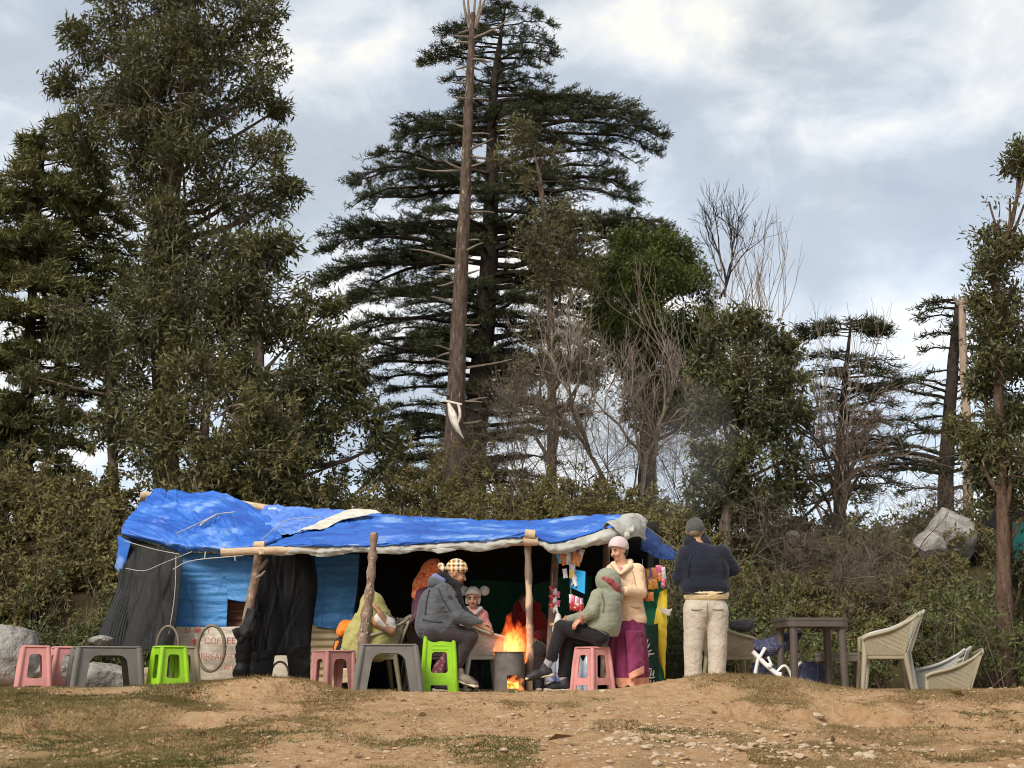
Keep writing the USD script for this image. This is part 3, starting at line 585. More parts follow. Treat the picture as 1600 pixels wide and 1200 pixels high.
for x, d, L, sd, lab in ((800, 24.5, 1.2, 46, 'tangled leafless shrub right of the bare pine'), (860, 24, 1.15, 47, 'tangled leafless shrub at the foot of the slender oak'), (930, 24.2, 1.15, 48, 'tangled leafless shrub left of the forking bare tree'), (1050, 23.6, 1.0, 49, 'pale leafless shrub left of the bushy oak'), (1080, 24.6, 1.15, 50, 'taller pale leafless shrub behind the roof end')):
    bare_tree('bare_shrub', lab, (x, 800, 1), d, L, .017, 5, sd, 4, (0, 0, 1), .62, .12, bark_shrub, .35)

for x, y, d, L, sd, lab in ((1290, 930, 20.4, .75, 51, 'sprawling brown leafless shrub on the bank above the dark table'), (1385, 900, 21.0, .75, 52, 'sprawling brown leafless shrub on the bank above the pair of chairs'), (1215, 880, 21.2, .7, 53, 'brown leafless shrub on the bank right of the man in navy'), (1470, 850, 24, .5, 54, 'short leafless shrub below the pale rock outcrop')):
    bare_tree('bare_shrub', lab, (x, y, 1), d, L, .015, 5, sd, 4, (-.1, -.1, 1), .75, .0, bark_shrub, .5)

# thickets
def thicket(name, label, areas, leaf, wood, seed, h=(.5, 1.3), per=38, leaf_size=(.055, .028), stems=40, cat='undergrowth', wood_twigs=3):
    g = rng(seed); B = []
    for x0, x1, y0, y1 in areas:
        n = int((x1 - x0) * (y1 - y0) * stems); p = np.stack([g.uniform(x0, x1, n), g.uniform(y0, y1, n)], 1); B.append(p)
    B = np.vstack(B); k = meshkit.fbm(np.c_[B * .8, B[:, 0] * 0], 3, seed) > .40; B = B[k]
    H = g.uniform(*h, len(B)) * (.15 + 2.3 * np.clip(meshkit.fbm(np.c_[B * .7, B[:, 0] * 0], 3, seed + 1) - .22, 0, 1))
    P0 = np.c_[B, gz(B[:, 0], B[:, 1]) - .03]; D = g.normal(size=P0.shape) * [.4, .4, .1] + [0, -.12, 1]; P1 = P0 + D * H[:, None]
    m = MB().add(*twigs(P0, P1, .008, .003, .2, g))
    a = np.repeat(np.arange(len(B)), wood_twigs); u = g.uniform(.3, 1, (len(a), 1)); Q = P0[a] * (1 - u) + P1[a] * u; E = Q + g.normal(size=Q.shape) * [.26, .26, .2] * H[a][:, None]
    m.add(*straight_twigs(Q, E, .0045, .002, g))
    lf = MB(); a2 = g.integers(0, len(Q), len(B) * per); u = g.uniform(.1, 1.05, (len(a2), 1)); L = Q[a2] * (1 - u) + E[a2] * u + g.normal(size=(len(a2), 3)) * .03
    lf.add(*leaves(L, g.normal(size=L.shape) + [0, 0, -.1], g.normal(size=L.shape) + [0, -.3, .9], leaf_size[0] * g.uniform(.6, 1.4, len(L)), leaf_size[1]))
    t = thing(name, label, cat, (0, 0, 0), kind='stuff')
    part(t, 'stems', m, wood, False, kind='stuff'); part(t, 'leaves', lf, leaf, False, kind='stuff')
thicket('undergrowth', 'brown brambly thicket covering the bank left of the shack', [(-11, -4.2, 18.7, 24)], brush_leaf, bark_grey, 61, (.35, 1.0), 120, (.09, .046), 34)
thicket('undergrowth', 'low russet brush along the bank top behind the blue roof', [(-4.2, 3.2, 21.5, 26)], brush_leaf, bark_grey, 62, (.4, .9), 110, (.075, .038), 30)
thicket('undergrowth', 'brown leafless and olive brush over the bank on the right', [(2.4, 12, 19.2, 25.5)], brush_leaf, bark_grey, 63, (.28, .75), 90, (.08, .038), 34, wood_twigs=3)
thicket('undergrowth', 'olive bramble on the upper slope at the right, by the rock outcrop', [(5.2, 13, 22.5, 28)], olive_leaf, bark_grey, 66, (.22, .5), 80, (.085, .042), 24)
thicket('undergrowth', 'green leafy ground brush at the bank foot behind the table and chairs', [(2.0, 11.5, 17.6, 20.2)], green_brush, bark, 64, (.35, 1.0), 50, (.068, .038), 36)
thicket('undergrowth', 'dark green brush at the bank foot behind the left boulders', [(-10.5, -4.6, 17.6, 19.4)], green_brush, bark, 65, (.35, 1.1), 60, (.06, .034), 40)
# ---------------------------------------------------------------- the shack
def tarp_mat(name, c1, c2, c3, rough=.38, weave=True):
    return M(name, c1, c2, 2.2, rough, .35, 55, .45, c3=c3, dist=.004, stretch=(1, 1, 1.6))
blue_tarp = M('blue_tarpaulin', (.010, .07, .35), (.02, .115, .45), 1.6, .44, .45, 120, .4, c3=(.17, .29, .54), lo=.38, hi=.55, dist=.004, detail=7)
pale_tarp = tarp_mat('clear_blue_tarpaulin', (.05, .14, .50), (.12, .24, .60), (.28, .38, .62), .3)
grey_tarp = M('grey_tarpaulin_back', (.26, .26, .24), (.38, .37, .33), 5, .6, .3, 40, .3, c3=(.46, .45, .40))
cream_tarp = M('cream_tarpaulin_strip', (.42, .40, .34), (.58, .55, .47), 6, .6, .2, 40, .3)
black_plastic = M('black_plastic_sheet', (.004, .004, .0045), (.008, .008, .009), 4, .55, .4, 30, .12)
net_plastic = M('worn_black_plastic', (.005, .005, .005), (.012, .012, .0115), 5, .55, .8, 34, .22, stretch=(3, 3, .6))
blue_sheet = M('faded_blue_sheet', (.035, .16, .42), (.06, .24, .52), 5, .5, .5, 30, .4, stretch=(.6, 1, 4), c3=(.14, .33, .56))
banner_cloth = M('cream_banner_cloth', (.42, .37, .30), (.56, .50, .42), 5, .8, .2, 60, .2, stretch=(.5, 1, 9), c3=(.26, .21, .16), hi=.60)
letter_red = M('red_banner_print', (.28, .05, .045), (.38, .15, .12), 24, .7, lo=.42, hi=.64)
rust_tin = M('brown_corrugated_tin', (.16, .07, .045), (.24, .11, .07), 6, .6, .2, 30, .3)
tan_tin = M('tan_corrugated_sheet', (.42, .33, .20), (.52, .42, .27), 6, .7, .2, 30, .2)
log_wood = M('peeled_log', (.36, .26, .17), (.52, .40, .28), 9, .8, .5, 26, .2, stretch=(1, 4, 4), dist=.01)
pole_bark = M('pole_bark', (.15, .10, .075), (.24, .17, .13), 12, .9, .7, 30, .1, c3=(.50, .40, .30), hi=.60, dist=.02)
pale_pole = M('half_peeled_pole', (.16, .12, .09), (.46, .34, .23), 4.5, .8, .5, 30, .2, stretch=(1, 1, .7), lo=.46, hi=.54)
rope_m = M('white_cord', (.28, .28, .27), (.4, .4, .38), 20, .8)
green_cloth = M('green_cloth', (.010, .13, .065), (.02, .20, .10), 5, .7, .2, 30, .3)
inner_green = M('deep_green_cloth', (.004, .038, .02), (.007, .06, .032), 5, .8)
dark_green = M('dark_green_board', (.008, .035, .026), (.014, .055, .04), 5, .6)
yellow_cloth = M('yellow_cloth', (.72, .52, .03), (.80, .62, .07), 5, .7)
earth_floor = M('dark_wood_shelf', (.06, .04, .03), (.10, .07, .05), 8, .8)
white_print = M('white_print', (.75, .75, .73), (.65, .65, .63), 9, .6)

hut = thing('tea_shack', 'low makeshift tea shack roofed with crumpled blue tarpaulin', 'shack', (-2, 16, 0))
def hp(name, mesh, mat, smooth=True, label=None, kind=None): return part(hut, name, mesh, mat, smooth, True, label, kind)
# left roof
r_ridge = [(243, 765, 17.7), (262, 766, 17.7), (300, 768, 17.7), (345, 770, 17.6), (375, 782, 17.5), (402, 798, 17.3), (418, 800, 17.3)]
r_mid = [(208, 798, 17.0), (250, 796, 17.0), (300, 798, 17.0), (345, 797, 16.9), (380, 812, 16.8), (408, 822, 16.7), (428, 826, 16.7)]
r_front = [(190, 827, 16.3), (235, 836, 16.2), (282, 845, 16.1), (330, 849, 15.95), (372, 853, 15.9), (405, 848, 15.9), (440, 838, 15.95)]
r_under = [(194, 836, 16.35), (237, 847, 16.25), (283, 862, 16.2), (330, 861, 16.05), (372, 864, 16.0), (405, 858, 16.0), (440, 846, 16.05)]
lt = hp('blue_tarpaulin', sheet([r_ridge, r_mid, r_front, r_under], 170, 100, .05, 1.3, 5, .008, (1, .7, 1.4), True, (150, .5, .6, .026)), blue_tarp, True, 'bulging blue tarpaulin over the left end')
hp('clear_tarpaulin', sheet([[(400, 797, 17.45), (430, 788, 17.5), (480, 793, 17.5), (541, 797, 17.5)], [(410, 812, 17.0), (440, 806, 17.0), (490, 810, 17), (525, 808, 17.1)], [(425, 838, 16.2), (450, 834, 16.2), (475, 832, 16.3), (505, 822, 16.6)]], 80, 50, .04, 1.4, 8, .006, (1, 1, 1), True, (60, 1.0, .6, .026)), pale_tarp, True)
hp('blue_tarpaulin', sheet([[(186, 836, 16.35), (195, 842, 16.3), (205, 846, 16.25)], [(183, 870, 16.35), (190, 880, 16.3), (198, 876, 16.3)], [(180, 886, 16.4), (188, 896, 16.35), (197, 890, 16.35)]], 14, 16, .03, 5, 3, .006), blue_tarp, True, 'narrow blue flap hanging at the left corner')
# main roof
m_back = [(548, 797, 17.6), (600, 800, 17.6), (650, 806, 17.6), (700, 810, 17.6), (760, 812, 17.6), (820, 812, 17.5), (880, 808, 17.4), (940, 804, 17.2), (1000, 806, 16.8)]
m_mid = [(472, 832, 16.2), (545, 825, 16.3), (620, 824, 16.3), (690, 828, 16.3), (760, 829, 16.2), (822, 826, 16.2), (880, 824, 16.1), (930, 818, 16.0), (985, 812, 16.0)]
m_fr = [(418, 851, 15.05), (480, 849, 15.0), (560, 849, 15.0), (630, 847, 15.0), (700, 843, 15.0), (770, 840, 15.0), (828, 834, 14.96), (872, 843, 15.0), (935, 828, 15.1)]
m_un = [(418, 856, 15.1), (480, 855, 15.06), (560, 856, 15.06), (630, 854, 15.06), (700, 851, 15.06), (770, 846, 15.06), (828, 842, 15.02), (872, 852, 15.06), (935, 836, 15.16)]
hp('blue_tarpaulin', sheet([m_back, m_mid, m_fr, m_un], 250, 84, .045, 1.1, 15, .008, (.8, .8, 1.2), True, (230, .35, .5, .026)), blue_tarp, True, 'long blue tarpaulin over the open front')
hp('tarpaulin_strip', sheet([[(536, 801, 17.3), (552, 796, 17.35), (585, 797, 17.3), (596, 801, 17.3)], [(500, 815, 16.8), (515, 811, 16.8), (535, 808, 16.9), (548, 809, 16.9)], [(462, 832, 16.1), (472, 828, 16.1), (490, 828, 16.2), (500, 828, 16.2)]], 20, 20, .03, 4, 18, .006), cream_tarp, True, 'cream folded edge between the two blue roofs')
hem_t = [(410, 855, 14.99), (470, 855, 14.96), (520, 853, 14.96), (580, 851, 14.96), (640, 851, 14.96), (700, 848, 14.96), (760, 844, 14.96), (822, 838, 14.94)]
hem_b = [(412, 866, 15.0), (440, 869, 14.96), (470, 865, 14.96), (500, 870, 14.95), (530, 868, 14.95), (555, 863, 14.95), (590, 864, 14.95), (625, 866, 14.95), (655, 861, 14.95), (690, 864, 14.95), (720, 859, 14.95), (750, 862, 14.95), (785, 855, 14.95), (822, 850, 14.93)]
hem_t = [tuple(q) for q in spline(hem_t, len(hem_b))]
hp('tarpaulin_hem', sheet([hem_t, [(a + 1, (b + q) / 2, d - .03) for (a, b, d), (_, q, _) in zip(hem_t, hem_b)], hem_b], 110, 12, .04, 5.5, 19, .006, (1, 1, 2)), grey_tarp, True)
hp('tarpaulin_hem', sheet([[(835, 838, 14.95), (866, 849, 14.98), (905, 840, 15.02), (950, 828, 15.05), (990, 822, 15.1)], [(838, 846, 14.9), (866, 858, 14.92), (905, 852, 14.98), (950, 838, 15.0), (990, 830, 15.05)], [(842, 848, 14.95), (868, 864, 14.97), (905, 858, 15.02), (950, 848, 15.05), (985, 838, 15.1)]], 60, 16, .05, 5, 23, .006), grey_tarp, True)
hp('rolled_tarpaulin', sheet([[(940, 823, 15.2), (968, 812, 15.6), (995, 804, 16.1)], [(950, 818, 15.0), (982, 808, 15.3), (1006, 812, 15.7)], [(965, 832, 14.95), (992, 822, 15.2), (1010, 828, 15.6)], [(975, 842, 15.05), (998, 838, 15.25), (1008, 846, 15.6)]], 36, 26, .06, 4, 25, .01), grey_tarp, True, 'grey rolled end of the roof sheet')
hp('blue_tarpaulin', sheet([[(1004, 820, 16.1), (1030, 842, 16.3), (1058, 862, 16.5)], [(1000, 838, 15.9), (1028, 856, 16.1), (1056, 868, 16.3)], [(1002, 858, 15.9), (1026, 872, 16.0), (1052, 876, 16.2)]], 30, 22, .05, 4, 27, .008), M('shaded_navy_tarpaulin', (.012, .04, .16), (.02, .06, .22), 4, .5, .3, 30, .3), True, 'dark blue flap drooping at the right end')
# beams and poles
L3 = lambda *a: [at(*q) for q in a]
hp('front_beam', MB().tube(spline(L3((345, 863, 14.9), (420, 860, 14.95), (560, 857, 15.02), (700, 851, 15.02), (830, 846, 15.0)), 24), [.042] * 24, 9, lump=.06, seed=2), log_wood, 60)
hp('ridge_log', MB().tube(spline(L3((219, 775, 17.6), (300, 777, 17.75), (420, 795, 17.6)), 8), .05, 8, lump=.05), log_wood, 60)
hp('pole', MB().tube(spline(L3((585, 832, 14.6), (581, 880, 14.62), (577, 930, 14.62), (569, 990, 14.62), (560, 1082, 14.6)), 26), np.linspace(.036, .062, 26) * (1 + .18 * np.sin(np.arange(26) * 1.7)), 9, lump=.16, seed=4), pole_bark, 60, 'crooked leaning pole with pale nicks')
g = rng(71)
nick = MB()
for k in range(11):
    y = g.uniform(860, 1070); x = np.interp(y, [832, 880, 930, 990, 1082], [585, 581, 577, 569, 560]) + g.uniform(-5, 5); c = at(x, y, 14.565)
    nick.box(c, (.012 * g.uniform(.6, 1.3), .02, .03 * g.uniform(.6, 1.4)), None, .005)
hp('pole_nicks', nick, log_wood, False, kind='stuff')
hp('pole', MB().tube(spline(L3((824, 842, 15.0), (826, 900, 15.0), (827, 960, 15.0), (828, 1010, 15.0), (827, 1084, 15.0)), 26), np.linspace(.036, .04, 26) * (1 + .12 * np.sin(np.arange(26) * 1.3)), 9, lump=.1, seed=6), pale_pole, 60, 'straight half-peeled pole beside the fire drum')
hp('pole', MB().tube(spline(L3((404, 868, 15.1), (398, 905, 15.1), (388, 960, 15.1), (374, 1072, 15.1)), 18), np.linspace(.045, .055, 18), 8, lump=.12, seed=8).tube(L3((400, 895, 15.1), (412, 882, 15.08), (418, 874, 15.05)), [.03, .024, .016], 7).tube(L3((397, 905, 15.08), (409, 898, 15.02), (414, 892, 15.0)), [.02, .014, .008], 6), pole_bark, 60, 'forked pole with black plastic tied round its foot')
hp('pole_head', MB().tube(L3((397, 852, 14.98), (413, 852, 14.98)), .045, 8, lump=.1).tube(L3((407, 858, 14.92), (409, 866, 14.92)), .03, 6), log_wood, 60)
hp('pole', MB().tube(L3((868, 866, 15.7), (863, 960, 15.7), (858, 1070, 15.7)), [.04, .045, .05], 8, lump=.1), pole_bark, 60)
hp('pole', MB().tube(L3((948, 846, 15.9), (946, 960, 15.9), (945, 1070, 15.9)), [.04, .045, .05], 8, lump=.1), pole_bark, 60)
hp('pole_cap', MB().tube(L3((820, 834, 14.9), (836, 835, 14.9)), [.05, .05], 9).tube(L3((818, 845, 14.92), (840, 846, 14.92)), [.05, .045], 9, lump=.1), log_wood, 60)
hp('pole', MB().tube(L3((944, 842, 15.3), (957, 837, 15.15)), [.04, .04], 8), pole_bark, 60)
# walls
hp('black_side_sheet', sheet([[(190, 836, 16.4), (225, 846, 16.3), (262, 858, 16.1), (286, 866, 16.0)], [(184, 900, 16.3), (215, 905, 16.15), (255, 905, 16.0), (283, 905, 15.95)], [(170, 950, 16.2), (205, 955, 16.0), (246, 955, 15.95), (277, 955, 15.9)], [(150, 1008, 16.1), (190, 1014, 15.9), (240, 1016, 15.85), (270, 1016, 15.85)]], 84, 60, .13, 1.1, 33, .006, (2.6, 2.6, .35), False, (26, 1.62, .13, .018)), net_plastic, True)
lines = MB()
for k in range(16):
    x0, x1 = np.interp(k, [0, 15], [186, 236]), np.interp(k, [0, 15], [148, 226]); lines.tube(spline(L3((x0, 920 + k * 2, 16.1), ((x0 + x1) / 2 - 2, 965, 16.0), (x1, 1010, 15.9)), 6), .006, 3, False)
hp('net_cords', lines, M('black_cord', (.03, .03, .03), None, 5, .7), True, kind='stuff')
hp('tie_cord', MB().tube(spline(L3((194, 845, 16.1), (240, 858, 15.95), (280, 866, 15.85)), 8), .0045, 4).tube(spline(L3((196, 888, 16.15), (225, 892, 15.95), (255, 880, 15.85), (300, 862, 15.8)), 10), .0045, 4).tube(spline(L3((275, 868, 15.8), (273, 930, 15.78), (264, 990, 15.78)), 6), .005, 4), rope_m, True)
hp('blue_wall_sheet', sheet([[(282, 864, 16.25), (318, 864, 16.25), (356, 866, 16.25)], [(279, 920, 16.25), (318, 920, 16.25), (356, 920, 16.25)], [(273, 978, 16.25), (315, 984, 16.25), (354, 980, 16.25)]], 50, 50, .03, 3.5, 37, .005, (.4, 1, 4)), blue_sheet, True)
hp('blue_wall_sheet', sheet([[(352, 864, 16.24), (385, 864, 16.2), (410, 868, 16.2)], [(353, 900, 16.24), (382, 902, 16.2), (402, 902, 16.2)], [(356, 936, 16.24), (380, 940, 16.2), (396, 936, 16.2)]], 30, 30, .03, 4, 39, .005, (.4, 1, 4)), blue_sheet, True)
def corrugated(px0, px1, py0, py1, d, pitch=.08, amp=.018, horizontal=True, nu=40):
    a, b, c = at(px0, py0, d), at(px1, py0, d), at(px0, py1, d); W, H = b[0] - a[0], a[2] - c[2]
    u, w = np.linspace(0, W, 14), np.linspace(0, H, max(int(H / pitch * 8), 8)); U, Wv = np.meshgrid(u, w)
    return cloth(np.stack([a[0] + U, d + amp * np.sin(Wv / pitch * 2 * np.pi), a[2] - Wv], -1), 0, thick=.004)
hp('tin_sheet', corrugated(276, 400, 925, 992, 16.45), rust_tin, True)
hp('banner', sheet([[(270, 979, 16.2), (330, 980, 16.18), (398, 978, 16.2)], [(268, 1015, 16.2), (330, 1016, 16.16), (396, 1014, 16.2)], [(268, 1062, 16.2), (330, 1062, 16.18), (396, 1062, 16.2)]], 50, 30, .02, 4, 41, .004, (.4, 1, 3)), banner_cloth, True)
def text_on(s, px, py, d, h, jit=0.0, bold=False):
    m = meshkit.text_mesh(s, h, .004, bold); v = np.array(m.vertices); o = at(px, py, d)
    return (np.stack([v[:, 0], -v[:, 2], v[:, 1]], 1) + o, np.array(m.faces))
for s_, x, y, h in (('COFFEE', 319, 1006, .068), ('BREADSOMEL', 313, 1030, .062), ('COFFEE', 430, 1050, .05), ('OTALE', 334, 1047, .055), ('M', 288, 989, .06), ('Y', 322, 989, .06)):
    hp('lettering', text_on(s_, x, y, 16.11, h), letter_red, False)
def burst(c, r):
    m = MB()
    for k in range(4):
        a = k * math.pi / 4; e = np.array([math.cos(a), 0, math.sin(a)]) * r; m.rod(c - e, c + e, .009, None, 5)
    return m
for x, y in ((303, 1003), (299, 1026), (309, 984)): hp('star_print', burst(at(x, y, 16.12), .042), letter_red, False)
hp('banner', sheet([[(398, 1030, 16.1), (440, 1024, 16.1), (480, 1030, 16.1)], [(398, 1064, 16.1), (440, 1064, 16.1), (480, 1064, 16.1)]], 20, 10, .015, 4, 42, .004), banner_cloth, True)
hp('black_curtain', sheet([[(404, 866, 15.5), (440, 864, 15.6), (490, 864, 15.7)], [(398, 920, 15.45), (440, 920, 15.6), (496, 915, 15.7)], [(388, 980, 15.4), (430, 980, 15.55), (488, 975, 15.7)], [(380, 1030, 15.35), (425, 1024, 15.5), (484, 1020, 15.65)]], 76, 60, .13, 1.2, 45, .005, (2.6, 2.6, .35), False, (22, 1.6, .12, .014)), black_plastic, True)
hp('black_curtain', sheet([[(380, 1018, 15.36), (400, 1018, 15.4), (432, 1010, 15.5)], [(377, 1040, 15.3), (396, 1042, 15.36), (428, 1034, 15.46)], [(374, 1064, 15.25), (392, 1058, 15.3), (425, 1060, 15.4)]], 20, 20, .03, 4, 46, .005), black_plastic, True)
hp('black_curtain', sheet([[(446, 1010, 15.56), (466, 1008, 15.6), (486, 1010, 15.62)], [(450, 1040, 15.56), (470, 1040, 15.6), (485, 1040, 15.62)], [(453, 1076, 15.56), (470, 1076, 15.6), (484, 1076, 15.62)]], 20, 20, .03, 4, 47, .005), black_plastic, True)
hp('pole_wrap', sheet([[(386, 950, 15.0), (398, 952, 14.98), (408, 958, 15.05)], [(378, 975, 14.98), (392, 985, 14.95), (404, 985, 15.05)], [(362, 985, 14.95), (372, 1000, 14.95), (400, 998, 15.05)]], 14, 14, .06, 5, 49, .006), net_plastic, True)
hp('pole_wrap', MB().tube(spline(L3((385, 990, 15.07), (380, 1030, 15.07), (375, 1060, 15.06)), 12), np.array([.07, .085, .075, .09, .08, .085, .075, .08, .08, .085, .08, .075]), 9, lump=.25, seed=9), black_plastic, True)
hp('blue_wall_sheet', sheet([[(482, 866, 16.9), (520, 864, 16.9), (562, 866, 16.9)], [(492, 915, 16.9), (524, 920, 16.9), (558, 920, 16.9)], [(490, 978, 16.9), (520, 982, 16.9), (550, 980, 16.9)]], 40, 40, .035, 3.5, 51, .005, (.4, 1, 4)), blue_sheet, True)
hp('tin_sheet', corrugated(480, 532, 976, 1078, 16.95, .085, .016), tan_tin, True)
# dark inside
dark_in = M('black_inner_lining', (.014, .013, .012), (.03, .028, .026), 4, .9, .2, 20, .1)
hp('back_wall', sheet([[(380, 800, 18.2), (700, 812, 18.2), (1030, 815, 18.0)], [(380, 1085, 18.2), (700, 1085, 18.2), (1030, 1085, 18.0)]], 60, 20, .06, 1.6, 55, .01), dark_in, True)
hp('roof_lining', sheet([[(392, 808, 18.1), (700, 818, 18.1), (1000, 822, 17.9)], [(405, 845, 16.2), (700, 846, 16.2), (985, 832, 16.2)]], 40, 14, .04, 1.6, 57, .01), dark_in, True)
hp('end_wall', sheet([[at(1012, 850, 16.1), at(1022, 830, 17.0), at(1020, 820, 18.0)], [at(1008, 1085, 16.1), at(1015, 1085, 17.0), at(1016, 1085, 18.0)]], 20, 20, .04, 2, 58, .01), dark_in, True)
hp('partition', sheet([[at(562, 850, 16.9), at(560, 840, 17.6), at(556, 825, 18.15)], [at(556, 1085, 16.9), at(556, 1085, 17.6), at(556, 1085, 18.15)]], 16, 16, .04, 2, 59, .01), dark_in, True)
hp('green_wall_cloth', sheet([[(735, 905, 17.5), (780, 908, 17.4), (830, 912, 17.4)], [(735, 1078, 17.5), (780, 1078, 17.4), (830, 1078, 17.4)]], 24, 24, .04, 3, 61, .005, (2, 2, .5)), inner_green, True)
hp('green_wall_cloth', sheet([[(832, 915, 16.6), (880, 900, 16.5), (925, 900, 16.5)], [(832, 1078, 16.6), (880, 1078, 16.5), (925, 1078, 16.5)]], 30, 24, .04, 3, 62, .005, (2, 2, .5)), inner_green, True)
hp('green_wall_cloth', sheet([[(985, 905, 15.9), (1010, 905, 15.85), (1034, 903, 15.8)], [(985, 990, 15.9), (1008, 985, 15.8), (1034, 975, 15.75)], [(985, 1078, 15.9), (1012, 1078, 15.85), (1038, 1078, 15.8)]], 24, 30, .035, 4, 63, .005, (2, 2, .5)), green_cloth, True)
hp('yellow_cloth', sheet([[(1030, 925, 15.76), (1042, 920, 15.74), (1043, 925, 15.74)], [(1022, 975, 15.7), (1034, 970, 15.66), (1042, 972, 15.7)], [(1018, 988, 15.7), (1030, 1000, 15.64), (1041, 1000, 15.7)], [(1033, 1040, 15.7), (1037, 1050, 15.68), (1039, 1062, 15.7)]], 14, 30, .02, 5, 64, .004), yellow_cloth, True)
hp('black_banner', sheet([[(1005, 974, 15.6), (1018, 976, 15.58), (1028, 974, 15.6)], [(1004, 1078, 15.6), (1016, 1078, 15.58), (1030, 1078, 15.6)]], 14, 24, .015, 5, 65, .004), dark_green, True)
pr = MB()
for k, (x, y, a) in enumerate(((1011, 1003, 70), (1013, 1010, 60), (1014, 1018, 30), (1018, 1022, 10), (1012, 1022, 100), (1009, 1050, 80), (1013, 1050, 80), (1017, 1051, 80), (1021, 1052, 80), (1014, 1045, 5), (1012, 1058, 5), (1019, 1059, 10), (1010, 1066, 80), (1016, 1067, 80), (1021, 1068, 80))):
    c = at(x, y, 15.54); e = np.array([math.cos(math.radians(a)), 0, math.sin(math.radians(a))]) * .032; pr.rod(c - e, c + e, .010, .006, 5)
hp('banner_print', pr, white_print, False, kind='stuff')
# cords over the roof
hp('roof_cord', MB().tube(spline(L3((275, 834, 16.05), (310, 818, 16.4), (340, 804, 16.7), (367, 800, 16.75)), 12), .007, 5).tube(spline(L3((340, 803, 16.62), (320, 815, 16.4), (312, 822, 16.3)), 8), [.008, .014, .01, .018, .012, .01, .014, .006], 6), rope_m, True)
hp('roof_cord', MB().tube(spline(L3((409, 843, 15.4), (430, 826, 16.1), (448, 813, 16.6), (500, 808, 16.9)), 12), .006, 5), rope_m, True)
hp('roof_cord', MB().tube(spline(L3((1008, 822, 15.9), (1035, 842, 16.2), (1062, 862, 16.4)), 8), .006, 5), rope_m, True)
hp('hanging_cord', MB().tube(L3((321, 862, 15.9), (320, 873, 15.88)), .008, 4).tube(L3((366, 868, 14.88), (368, 876, 14.88)), .008, 4).tube(spline(L3((270, 890, 15.8), (300, 876, 15.7), (380, 868, 15.2)), 8), .006, 4), rope_m, True)

# ---------------------------------------------------------------- goods on the shack
pk = {n: M('packet_' + n, c, tuple(x * .8 for x in c), 30, .3, .2, 60, .6, lo=.45, hi=.55, c3=w) for n, c, w in (('orange', (.75, .25, .05), (.8, .6, .3)), ('purple', (.22, .08, .38), (.75, .72, .75)), ('white', (.72, .70, .70), (.35, .3, .55)), ('yellow', (.80, .52, .07), (.75, .3, .05)), ('pink', (.70, .12, .25), (.8, .7, .6)), ('red', (.45, .03, .03), (.7, .6, .5)), ('blue', (.05, .35, .65), (.6, .75, .85)))}
def packet(c, w, h, tilt, seed, d=.03):
    g = rng(seed); u, v = np.meshgrid(np.linspace(-1, 1, 7), np.linspace(-1, 1, 7)); puff = (1 - u ** 4) * (1 - v ** 4)
    m = MB()
    for s_ in (-1, 1):
        y = s_ * d * puff * .5; X = u * w / 2 * (1 - .06 * (1 - v ** 2)); Z = v * h / 2
        R = rotz(g.uniform(-.4, .4)); ct, st = math.cos(tilt), math.sin(tilt)
        P = np.stack([X * ct - Z * st, y, X * st + Z * ct], -1).reshape(-1, 3) @ R.T + c
        i = np.arange(6)[:, None] * 7; j = np.arange(6)[None]; f = np.stack([i + j, i + j + 1, i + j + 8, i + j + 7], -1).reshape(-1, 4)
        m.add(P, f if s_ < 0 else f[:, ::-1])
    return m
def packets(label, rows, seed, name='packet_strip'):
    """rows: (px, py, d, width, height, tilt, colour)."""
    t = thing(name, label, 'snack packets', at(*rows[0][:3]))
    for k, (x, y, d, w, h, ti, c) in enumerate(rows): part(t, 'packet', packet(at(x, y, d), w, h, ti, seed + k), pk[c], True, True)
    top = at(rows[0][0], rows[0][1] - 4, rows[0][2] + .02); part(t, 'hanging_cord', MB().tube([top + [0, 0, .15], top], .004, 4), rope_m, False, True)
packets('strip of purple and orange packets hung from the roof by the middle poles', [(877, 870, 15.3, .1, .13, .3, 'blue'), (883, 872, 15.28, .1, .15, .2, 'orange'), (890, 872, 15.26, .09, .14, .1, 'white'), (896, 868, 15.26, .1, .15, -.3, 'purple'), (901, 874, 15.24, .1, .14, -.2, 'orange'), (905, 867, 15.26, .09, .14, -.3, 'white')], 80)
packets('short strip of pale packets hanging above the bright blue poster', [(894, 888, 15.22, .07, .09, 0, 'white'), (894, 897, 15.22, .07, .09, 0, 'yellow'), (883, 896, 15.2, .05, .10, .1, 'white')], 95)
packets('bunch of red and white packets hanging below the bright blue poster', [(892 + 4 * k, 935 + 1.5 * k, 15.3, .045, .09, 0, 'pink' if k % 2 else 'white') for k in range(5)] + [(894 + 5 * k, 946 + k, 15.3, .06, .1, .1, 'red') for k in range(4)], 110)
packets('brown sachet string tied round the thin pole left of the blue poster', [(867 + (k % 3 - 1) * 4, 920 + 4.5 * k, 15.5, .06, .07, .5 - .3 * (k % 3), ('red', 'white', 'pink')[k % 3]) for k in range(8)], 125)
packets('top row of orange and pink packets on the right end of the shack', [(1004, 899, 15.69, .08, .11, 0, 'orange'), (1009, 898, 15.68, .08, .11, .1, 'red'), (1014, 897, 15.67, .08, .12, 0, 'yellow'), (1019, 896, 15.66, .08, .12, -.1, 'purple'), (1024, 895, 15.655, .08, .12, .1, 'orange'), (1030, 892, 15.65, .08, .13, 0, 'pink'), (1033, 901, 15.645, .07, .10, 0, 'orange'), (1037, 895, 15.64, .05, .13, .1, 'white')], 140)
